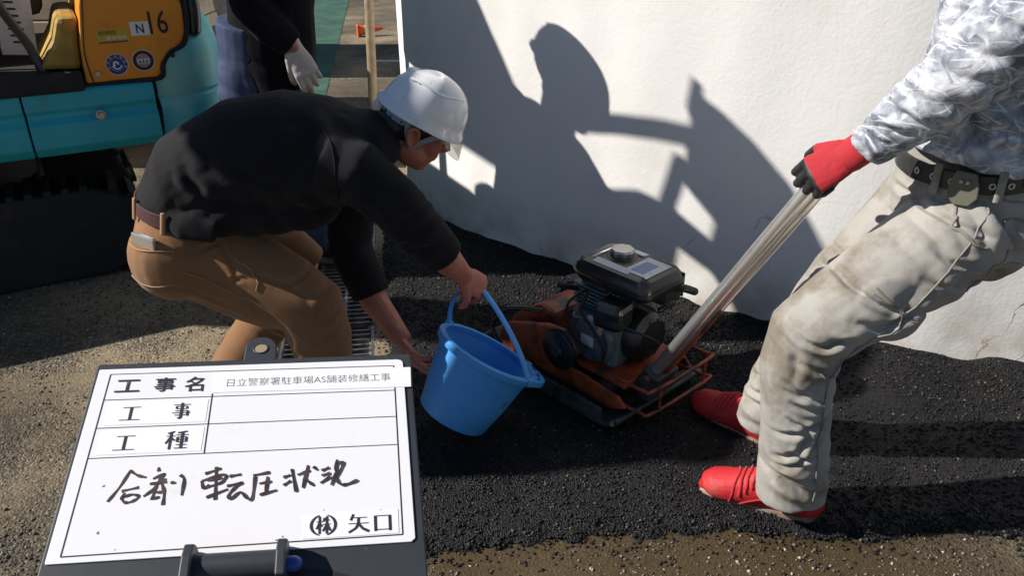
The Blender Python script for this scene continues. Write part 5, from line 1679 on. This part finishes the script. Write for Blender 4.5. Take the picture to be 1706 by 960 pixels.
part('throttle_cable', MB().loft(smooth_path([(.11, -.14, .29), (.18, -.16, .33), (.24, -.10, .30), (.26, -.02, .24), (.22, -.02, .20)], 6), .0035, seg=6), M['rubber'], CP, smooth=True)
part('ignition_wire', MB().loft(smooth_path([(.02, -.08, .35), (.0, -.14, .32), (.03, -.17, .26), (.09, -.15, .20)], 6), .004, seg=6), M['rubber'], CP, smooth=True)
mf = part('muffler', MB().box((.10, .155, .325), (.17, .10, .10)), M['dark_metal'], CP, bevel=.025)
part('muffler_guard', MB().box((.10, .212, .325), (.15, .006, .085)), M['black_metal'], mf, bevel=.003)
part('exhaust_pipe', MB().loft(smooth_path([(.18, .16, .34), (.215, .17, .34), (.23, .19, .33)], 4), .013, seg=12), M['dark_metal'], mf, smooth=True)
# fuel tank
tk = MB()
def rrect(cx, cy, wx_, wy_, z, r_, n=6):
    out = []
    for (sx, sy, a0) in ((1, 1, 0), (-1, 1, 90), (-1, -1, 180), (1, -1, 270)):
        for k in range(n + 1):
            a = R(a0 + 90 * k / n)
            out.append(V(cx + sx * (wx_ - r_) + r_ * math.cos(a), cy + sy * (wy_ - r_) + r_ * math.sin(a), z))
    return out
TX, TY = .105, .01
tkr = [rrect(TX, TY, .115, .075, .372, .03), rrect(TX, TY, .135, .092, .380, .035), rrect(TX, TY, .146, .100, .396, .035), rrect(TX, TY, .147, .101, .404, .035), rrect(TX, TY, .151, .105, .405, .035), rrect(TX, TY, .151, .105, .411, .035),
       rrect(TX, TY, .146, .100, .412, .035), rrect(TX, TY, .144, .098, .430, .035), rrect(TX, TY, .134, .088, .446, .035), rrect(TX, TY, .115, .07, .452, .03), rrect(TX, TY, .04, .02, .454, .01)]
ft = part('fuel_tank', tk.rings(tkr), M['black_metal'], CP, smooth=35)
capr = []
for z, r_ in ((.452, .030), (.458, .036), (.472, .037), (.478, .033), (.480, .012)):
    capr.append([V(TX - .035 + (r_ * (1 + (.05 * math.cos(8 * a_) if r_ > .031 else 0))) * math.cos(a_), TY + .01 + (r_ * (1 + (.05 * math.cos(8 * a_) if r_ > .031 else 0))) * math.sin(a_), z) for a_ in [2 * math.pi * k / 48 for k in range(48)]])
part('fuel_cap', MB().rings(capr), M['alu'], ft, smooth=35)
part('tank_label', MB().box((TX + .075, TY - .005, .4535), (.085, .12, .003)), M['white_label'], ft)
part('label_print', MB().box((TX + .070, TY - .012, .4556), (.045, .075, .001)), M['blue_label'], ft)
part('tank_label', MB().box((TX - .010, TY - .066, .4525), (.135, .024, .003), Matrix.Rotation(R(14), 3, 'X')), M['white_label'], ft)
part('tank_label', MB().box((TX - .105, TY + .0, .4495), (.035, .12, .003), Matrix.Rotation(R(-14), 3, 'Y')), M['white_label'], ft)
part('tank_label', MB().box((TX - .015, TY + .064, .4525), (.06, .03, .003), Matrix.Rotation(R(-10), 3, 'X')), M['white'], ft)
part('filler_ring', MB().lathe([(.040, 0), (.048, .001), (.048, .004), (.040, .006)], (TX - .035, TY + .01, .451), (0, 0, 1), 30), M['black_metal'], ft, smooth=40)
# handle: two chrome bars from the rear of the deck up to the grip
def w2c(x, y, z):
    c_, s_ = math.cos(R(-47)), math.sin(R(-47))
    dx, dy = x - .276, y - 2.264
    return V(c_ * dx + s_ * dy, -s_ * dx + c_ * dy, z - .024)
hb, ht = w2c(.445, 2.035, .190), w2c(.712, 1.738, .905)
hn = part('handle_bar', MB().loft([hb + V(0, -.026, 0), ht + V(0, -.026, 0)], .0175, seg=18), M['chrome'], CP, smooth=True)
part('handle_bar', MB().loft([hb + V(.006, .016, -.010), ht + V(.006, .016, -.010)], .0175, seg=18), M['chrome'], CP, smooth=True)
part('handle_grip', MB().loft(smooth_path([ht + V(-.01, -.030, -.015), ht + V(.012, -.030, .018), ht + V(.014, .0, .024), ht + V(.018, .034, .010), ht + V(0, .034, -.030)], 5), .016, seg=14), M['rubber'], CP, smooth=True)
md = hb.lerp(ht, .10)
part('handle_stay', MB().loft([hb + V(.012, 0, -.03), hb.lerp(ht, .40) + V(.018, .002, -.022)], (.005, .008), seg=10), M['orange_red'], CP, smooth=True)
part('handle_bracket', MB().box(hb + V(-.005, 0, -.02), (.06, .11, .07), Matrix.Rotation(R(30), 3, 'Y')), M['dark_metal'], CP, bevel=.01)
part('handle_pivot', MB().cyl(hb + V(0, -.075, -.01), hb + V(0, .075, -.01), .013, 16), M['dark_metal'], CP, smooth=40)
part('handle_post', MB().box(hb + V(-.02, 0, -.065), (.05, .09, .08)), M['dark_metal'], CP, bevel=.008)
# orange wire loop round the rear
for z in (.075, .155):
    part('rear_guard_bar', MB().loft(smooth_path([(.20, -.15, z), (.315, -.155, z + .005), (.345, -.13, z + .01), (.35, .13, z + .01), (.32, .155, z + .005), (.20, .15, z)], 6), .0055, seg=10), M['orange_red'], CP, smooth=True)
for y in (-.11, .11):
    part('rear_guard_post', MB().loft([(.348, y, .080), (.350, y, .165)], .0045, seg=8), M['orange_red'], CP, smooth=True)

# ================================================================== CONSTRUCTION NOTICE BOARD
BO = V(-.5767, .9431, .8897)
BX, BY = V(.4165, .0518, -.0152), V(.0439, -.2759, -.0853)      # panel width .42 m, height .292 m
BN = BX.cross(-BY).normalized()
SB = thing('notice_board', 'white construction notice board with handwritten line in a black frame', 'board', tuple(BO + BX * .5 + BY * .6 - V(0, 0, .86)), 0)
OFF[SB.name] = V(SB.location)
def bp_(s_, t_, h_=0):
    return BO + BX * s_ + BY * t_ + BN * h_
def slab(poly, h0, h1):
    n_ = len(poly)
    return MB().add([bp_(a_, b_, h0) for a_, b_ in poly] + [bp_(a_, b_, h1) for a_, b_ in poly],
                    [tuple(range(n_)), tuple(range(2 * n_ - 1, n_ - 1, -1))] + [(k, n_ + k, n_ + (k + 1) % n_, (k + 1) % n_) for k in range(n_)])
tab = [(.4589, -.041)] + [(.514 + .053 * math.cos(a_), -.115 - .076 * math.sin(a_)) for a_ in np.linspace(math.pi, 0, 13)] + [(.5687, -.041)]
fr = [(-.006, -.041)] + tab + [(1.020, -.041), (1.0275, -.033), (1.0275, 1.38), (1.02, 1.39), (-.006, 1.39), (-.0135, 1.38), (-.0135, -.033)]
fp = part('frame_board', slab(fr, -.012, -.0005), M['board_frame'], SB, bevel=.002)
hole = [(.514 + .021 * math.cos(a_), -.108 + .027 * math.sin(a_)) for a_ in np.linspace(0, 2 * math.pi, 20, endpoint=False)]
part('hanging_hole', slab(hole, -.0004, .0004), M['dry'], fp)
n_ = len(hole)
part('hole_edge', MB().rings([[bp_(.514 + (a_ - .514) * k_, -.108 + (b_ + .108) * k_, h_) for a_, b_ in hole] for k_, h_ in ((1, .0002), (1.06, .0012), (1.22, .0010), (1.28, -.0002))], cap=False), M['board_frame'], fp, smooth=True)
slot = [(.80 + .30 * math.cos(a_) - .16, 1.34 - .26 * math.sin(a_)) for a_ in np.linspace(0, math.pi, 24)]
part('grip_dark_patch', slab(slot, -.0004, .0003), M['st_black'], fp)  # flat black sheet standing in for the dark inside the grip hole
pn = [(.004, 0), (.982, 0), (.994, .006), (1.0, .022), (1.0, .985), (.988, 1.0), (.002, 1.0), (0, .99), (0, .004)]
wp_ = part('white_panel', slab(pn, -.0004, .0018), M['board_white'], SB, bevel=.0005)
def line(a_, b_, w_=.0012, h_=.0021, m_='ink'):
    a_, b_ = bp_(*a_, h_), bp_(*b_, h_)
    d_ = (b_ - a_).normalized()
    s_ = BN.cross(d_) * w_ / 2
    return part('ruled_line', MB().add([a_ - s_, b_ - s_, b_ + s_, a_ + s_], [(0, 1, 2, 3)]), M[m_], wp_)
for a_, b_ in (((.040, .0335), (.9676, .0415)), ((.040, .0335), (.0371, .972)), ((.0371, .972), (.965, .966)), ((.965, .966), (.9676, .0415)), ((.0405, .1895), (.966, .1975)), ((.041, .350), (.9655, .3555)), ((.041, .5115), (.965, .5145)), ((.3752, .174), (.3766, .5155))):
    line(a_, b_, .0017 if abs(a_[0] - b_[0]) < .1 or a_[1] > .9 else .0012)
# pasted strips
tape = part('title_strip', slab([(.3745, .046), (1.0245, .056), (1.0215, .180), (.3765, .170)], .0019, .0024), M['paper'], SB)
part('name_strip', slab([(.683, .852), (.955, .846), (.954, .958), (.683, .960)], .0019, .0023), M['paper'], SB)
strip2 = part('row_strip', slab([(.060, .205), (.366, .207), (.366, .338), (.060, .336)], .0019, .0022), M['paper'], SB)
part('row_strip', slab([(.060, .366), (.366, .368), (.366, .498), (.060, .496)], .0019, .0022), M['paper'], SB)
BM = Matrix((BX.normalized(), (-BY).normalized(), BN)).transposed().to_4x4()
def btext(name, body_, s0, t0, s1, t1, m_, offset=0, h_=.0027):
    """text filling the box s0..s1, t0 (top)..t1 (bottom) of the panel"""
    me_ = text_mesh(body_, (t1 - t0) * .2921, (s1 - s0) * .42, offset)
    me_.transform(Matrix.Translation(bp_(s0, t1, h_)) @ BM)
    return put(name, me_, M[m_], wp_)
btext('printed_word', '工', .065, .072, .142, .147, 'ink', .012)
btext('printed_word', '事', .187, .066, .252, .152, 'ink', .010)
btext('printed_word', '名', .283, .068, .343, .158, 'ink', .010)
btext('printed_title', '日立警察署駐車場AS舗装修繕工事', .418, .090, .9535, .138, 'grey_ink', -.012)
# serif characters drawn stroke by stroke: thin horizontals, thick uprights (unit box, y down)
GLY = {
 '工': [((.10, .10), (.92, .10), 0), ((.02, .94), (.98, .94), 0), ((.50, .10), (.50, .94), 1)],
 '事': [((.05, .11), (.95, .11), 0), ((.22, .21), (.78, .21), 0), ((.22, .36), (.78, .36), 0), ((.22, .21), (.22, .36), .6), ((.78, .21), (.78, .36), .6), ((.16, .48), (.84, .48), 0), ((.02, .60), (.98, .60), 0), ((.16, .74), (.84, .74), 0), ((.84, .48), (.84, .80), .8), ((.50, .0), (.50, .93), 1), ((.50, .96), (.34, .90), .5)],
 '種': [((.36, .02), (.06, .12), .5), ((.02, .27), (.42, .27), 0), ((.22, .08), (.22, 1.0), .9), ((.22, .30), (.02, .68), .6), ((.22, .36), (.40, .52), .7), ((.92, .03), (.50, .10), .4), ((.44, .22), (1.0, .22), 0), ((.52, .34), (.92, .34), 0), ((.52, .47), (.92, .47), 0), ((.52, .60), (.92, .60), 0), ((.52, .34), (.52, .62), .7), ((.92, .34), (.92, .62), .7), ((.48, .76), (.96, .76), 0), ((.42, .95), (1.0, .95), 0), ((.72, .08), (.72, .95), .9)],
 '矢': [((.26, .0), (.12, .34), .8), ((.22, .20), (.90, .20), 0), ((.02, .52), (.98, .52), 0), ((.50, .20), (.48, .55), .9), ((.48, .55), (.36, .78), .9), ((.36, .78), (.02, 1.0), .7), ((.50, .56), (.70, .82), .9), ((.70, .82), (.98, .98), 1.1)],
 '口': [((.10, .08), (.10, 1.0), 1), ((.90, .08), (.90, 1.0), 1), ((.10, .10), (.90, .10), 0), ((.10, .92), (.90, .92), 0)],
 '株': [((.02, .30), (.46, .30), 0), ((.24, .0), (.24, 1.0), 1), ((.24, .32), (.02, .72), .7), ((.24, .40), (.42, .58), .8), ((.58, .08), (.50, .30), .7), ((.55, .22), (.95, .22), 0), ((.46, .46), (1.0, .46), 0), ((.74, .0), (.74, 1.0), 1), ((.72, .48), (.46, .86), .7), ((.76, .48), (1.0, .84), .9)]}
def serif(ch, s0, t0, s1, t1, thick=.0034, thin=.0010, h_=.0028):
    mb_ = MB()
    for k, (a_, b_, w_) in enumerate(GLY[ch]):
        A = bp_(s0 + (s1 - s0) * a_[0], t0 + (t1 - t0) * a_[1], h_ + .00002 * k)
        B = bp_(s0 + (s1 - s0) * b_[0], t0 + (t1 - t0) * b_[1], h_ + .00002 * k)
        d_ = (B - A).normalized()
        w2 = (thin + (thick - thin) * w_) / 2
        s_ = BN.cross(d_) * w2
        mb_.add([A - s_, B - s_, B + s_, A + s_], [(0, 1, 2, 3)])
    return part('printed_word', mb_, M['ink'], wp_)
serif('工', .100, .231, .165, .316)
serif('事', .258, .225, .316, .320)
serif('工', .102, .393, .168, .480)
serif('種', .255, .386, .322, .484)
serif('株', .7195, .862, .7600, .942, .0028, .0011)
serif('矢', .8100, .860, .8700, .944)
serif('口', .8830, .866, .9350, .944)
for s_ in (-1, 1):                                      # brackets round the company mark
    pts_ = [bp_(.7397 + s_ * (.0345 * math.cos(a_)), .902 + .048 * math.sin(a_), .0028) for a_ in np.linspace(-1.25, 1.25, 14)]
    mb_ = MB()
    for k in range(13):
        d_ = (pts_[k + 1] - pts_[k]).normalized()
        q_ = BN.cross(d_)
        wa, wb = (.0006 + .0012 * math.sin(math.pi * k / 13)), (.0006 + .0012 * math.sin(math.pi * (k + 1) / 13))
        mb_.add([pts_[k] - q_ * wa, pts_[k + 1] - q_ * wb, pts_[k + 1] + q_ * wb, pts_[k] + q_ * wa], [(0, 1, 2, 3)])
    part('printed_bracket', mb_, M['ink'], wp_)
HW = [
  [(0.1271, 0.731), (0.1523, 0.6598), (0.1709, 0.5837)], [(0.1713, 0.5869), (0.1956, 0.6111), (0.2182, 0.6225)], [(0.1608, 0.6849), (0.2029, 0.6718)],
  [(0.1676, 0.6977), (0.1637, 0.7213), (0.1767, 0.7416), (0.1952, 0.7374), (0.211, 0.7168), (0.1911, 0.7047), (0.1681, 0.7145)], [(0.2508, 0.5781), (0.2528, 0.5929)],
  [(0.2423, 0.6309), (0.2721, 0.6098), (0.2595, 0.6418), (0.2771, 0.6403)], [(0.2363, 0.6564), (0.2802, 0.653)], [(0.2602, 0.6481), (0.2435, 0.6896), (0.2248, 0.7151)], [(0.2539, 0.6722), (0.2483, 0.7323)],
  [(0.2481, 0.6991), (0.2694, 0.7011)], [(0.2687, 0.6613), (0.2793, 0.702), (0.282, 0.7604)], [(0.2499, 0.7306), (0.2667, 0.725)], [(0.2947, 0.6556), (0.3053, 0.6584)], [(0.3182, 0.6221), (0.3304, 0.6452), (0.3303, 0.7189)],
  [(0.3908, 0.6192), (0.4314, 0.5986)], [(0.4188, 0.5911), (0.4271, 0.7491)], [(0.3818, 0.6592), (0.3907, 0.6928), (0.4039, 0.6798)], [(0.384, 0.655), (0.4416, 0.6288), (0.4501, 0.6466), (0.4373, 0.6705), (0.3958, 0.6896)],
  [(0.3983, 0.6545), (0.4393, 0.6475)], [(0.4032, 0.7378), (0.4577, 0.7051)], [(0.4628, 0.6396), (0.4915, 0.6333)],
  [(0.4588, 0.688), (0.4995, 0.6762), (0.481, 0.6974), (0.4647, 0.7326), (0.4721, 0.7533), (0.4969, 0.7222), (0.5203, 0.756), (0.5327, 0.753), (0.5356, 0.6512)], [(0.5321, 0.6414), (0.5756, 0.6307)],
  [(0.5518, 0.6841), (0.5821, 0.6774)], [(0.5723, 0.6545), (0.5702, 0.7352)], [(0.5553, 0.7399), (0.5996, 0.7226)], [(0.6209, 0.6589), (0.6372, 0.6509)], [(0.6223, 0.698), (0.6393, 0.6808)], [(0.6427, 0.6226), (0.658, 0.7323)],
  [(0.662, 0.6499), (0.6943, 0.6323)], [(0.69, 0.6074), (0.6776, 0.7155)], [(0.6796, 0.6737), (0.6935, 0.6876), (0.7075, 0.7077)], [(0.7081, 0.6155), (0.7166, 0.6291)], [(0.7335, 0.6339), (0.7521, 0.6226)],
  [(0.7338, 0.6596), (0.755, 0.6519)], [(0.7306, 0.6973), (0.7562, 0.6699)], [(0.7772, 0.5856), (0.7736, 0.6394), (0.786, 0.6418), (0.7954, 0.5984), (0.7765, 0.6033)], [(0.7759, 0.6473), (0.7613, 0.7095)],
  [(0.7823, 0.6479), (0.776, 0.6793), (0.788, 0.7107), (0.8102, 0.7108), (0.8372, 0.6944)]]
for k, st_ in enumerate(HW):
    P_ = smooth_path([bp_(a_, b_, .0022 + .00003 * k) for a_, b_ in st_], 5)
    vs, fs = [], []
    for i, p in enumerate(P_):
        d_ = (P_[min(i + 1, len(P_) - 1)] - P_[max(i - 1, 0)]).normalized()
        q_ = BN.cross(d_) * (.00185 + .0005 * math.sin(i * 1.1 + k))
        e_ = d_ * (-.001 if i == 0 else .001 if i == len(P_) - 1 else 0)
        vs += [p - q_ + e_, p + q_ + e_]
    fs = [(2 * i, 2 * i + 2, 2 * i + 3, 2 * i + 1) for i in range(len(P_) - 1)]
    part('marker_stroke', MB().add(vs, fs), M['marker'], wp_)
# smudges, hinge tube with its two clips, legs below
for (a_, b_, r_) in ((.105, .655, .004), (.120, .875, .004), (.61, .956, .003), (.627, .942, .003), (.176, .955, .002), (.74, .83, .0018), (.905, .845, .002)):
    part('smudge', slab([(a_ + r_ * math.cos(t_) * (1 + .4 * math.sin(3 * t_ + a_ * 50)), b_ + 1.44 * r_ * math.sin(t_) * (1 + .4 * math.cos(2 * t_ + b_ * 40))) for t_ in np.linspace(0, 6.0, 9)], .0019, .00205), M['grey_ink'], wp_)
tube = part('hinge_tube', MB().loft([bp_(.395, 1.075, .010), bp_(.640, 1.075, .010)], .0165, seg=20, round_ends=False), M['board_frame'], SB, smooth=40)
for a_ in (.376, .622):
    pts_ = [(t_, h_) for t_, h_ in ((.985, .002), (.985, .018), (1.00, .028), (1.06, .034), (1.16, .034), (1.18, .0))]
    n_ = len(pts_)
    part('tube_clip', MB().add([bp_(a_, t_, h_) for t_, h_ in pts_] + [bp_(a_ + .027, t_, h_) for t_, h_ in pts_], [tuple(range(n_)), tuple(range(2 * n_ - 1, n_ - 1, -1))] + [(k, n_ + k, n_ + (k + 1) % n_, (k + 1) % n_) for k in range(n_)]), M['board_frame'], SB, bevel=.002)
part('clip_bolt', MB().loft([bp_(.648, 1.09, .016), bp_(.668, 1.09, .016)], .009, seg=14), M['st_blue2'], SB, smooth=40)
for (a_, b_, dx, dy) in ((.06, .08, -.03, .06), (.94, .08, .05, .04), (.10, 1.32, -.04, -.12), (.92, 1.32, .06, -.12)):
    top_ = bp_(a_, b_, -.012)
    part('leg', MB().loft([top_, V(top_.x + dx, top_.y + dy, .008)], .011, seg=10), M['board_frame'], SB, smooth=True)
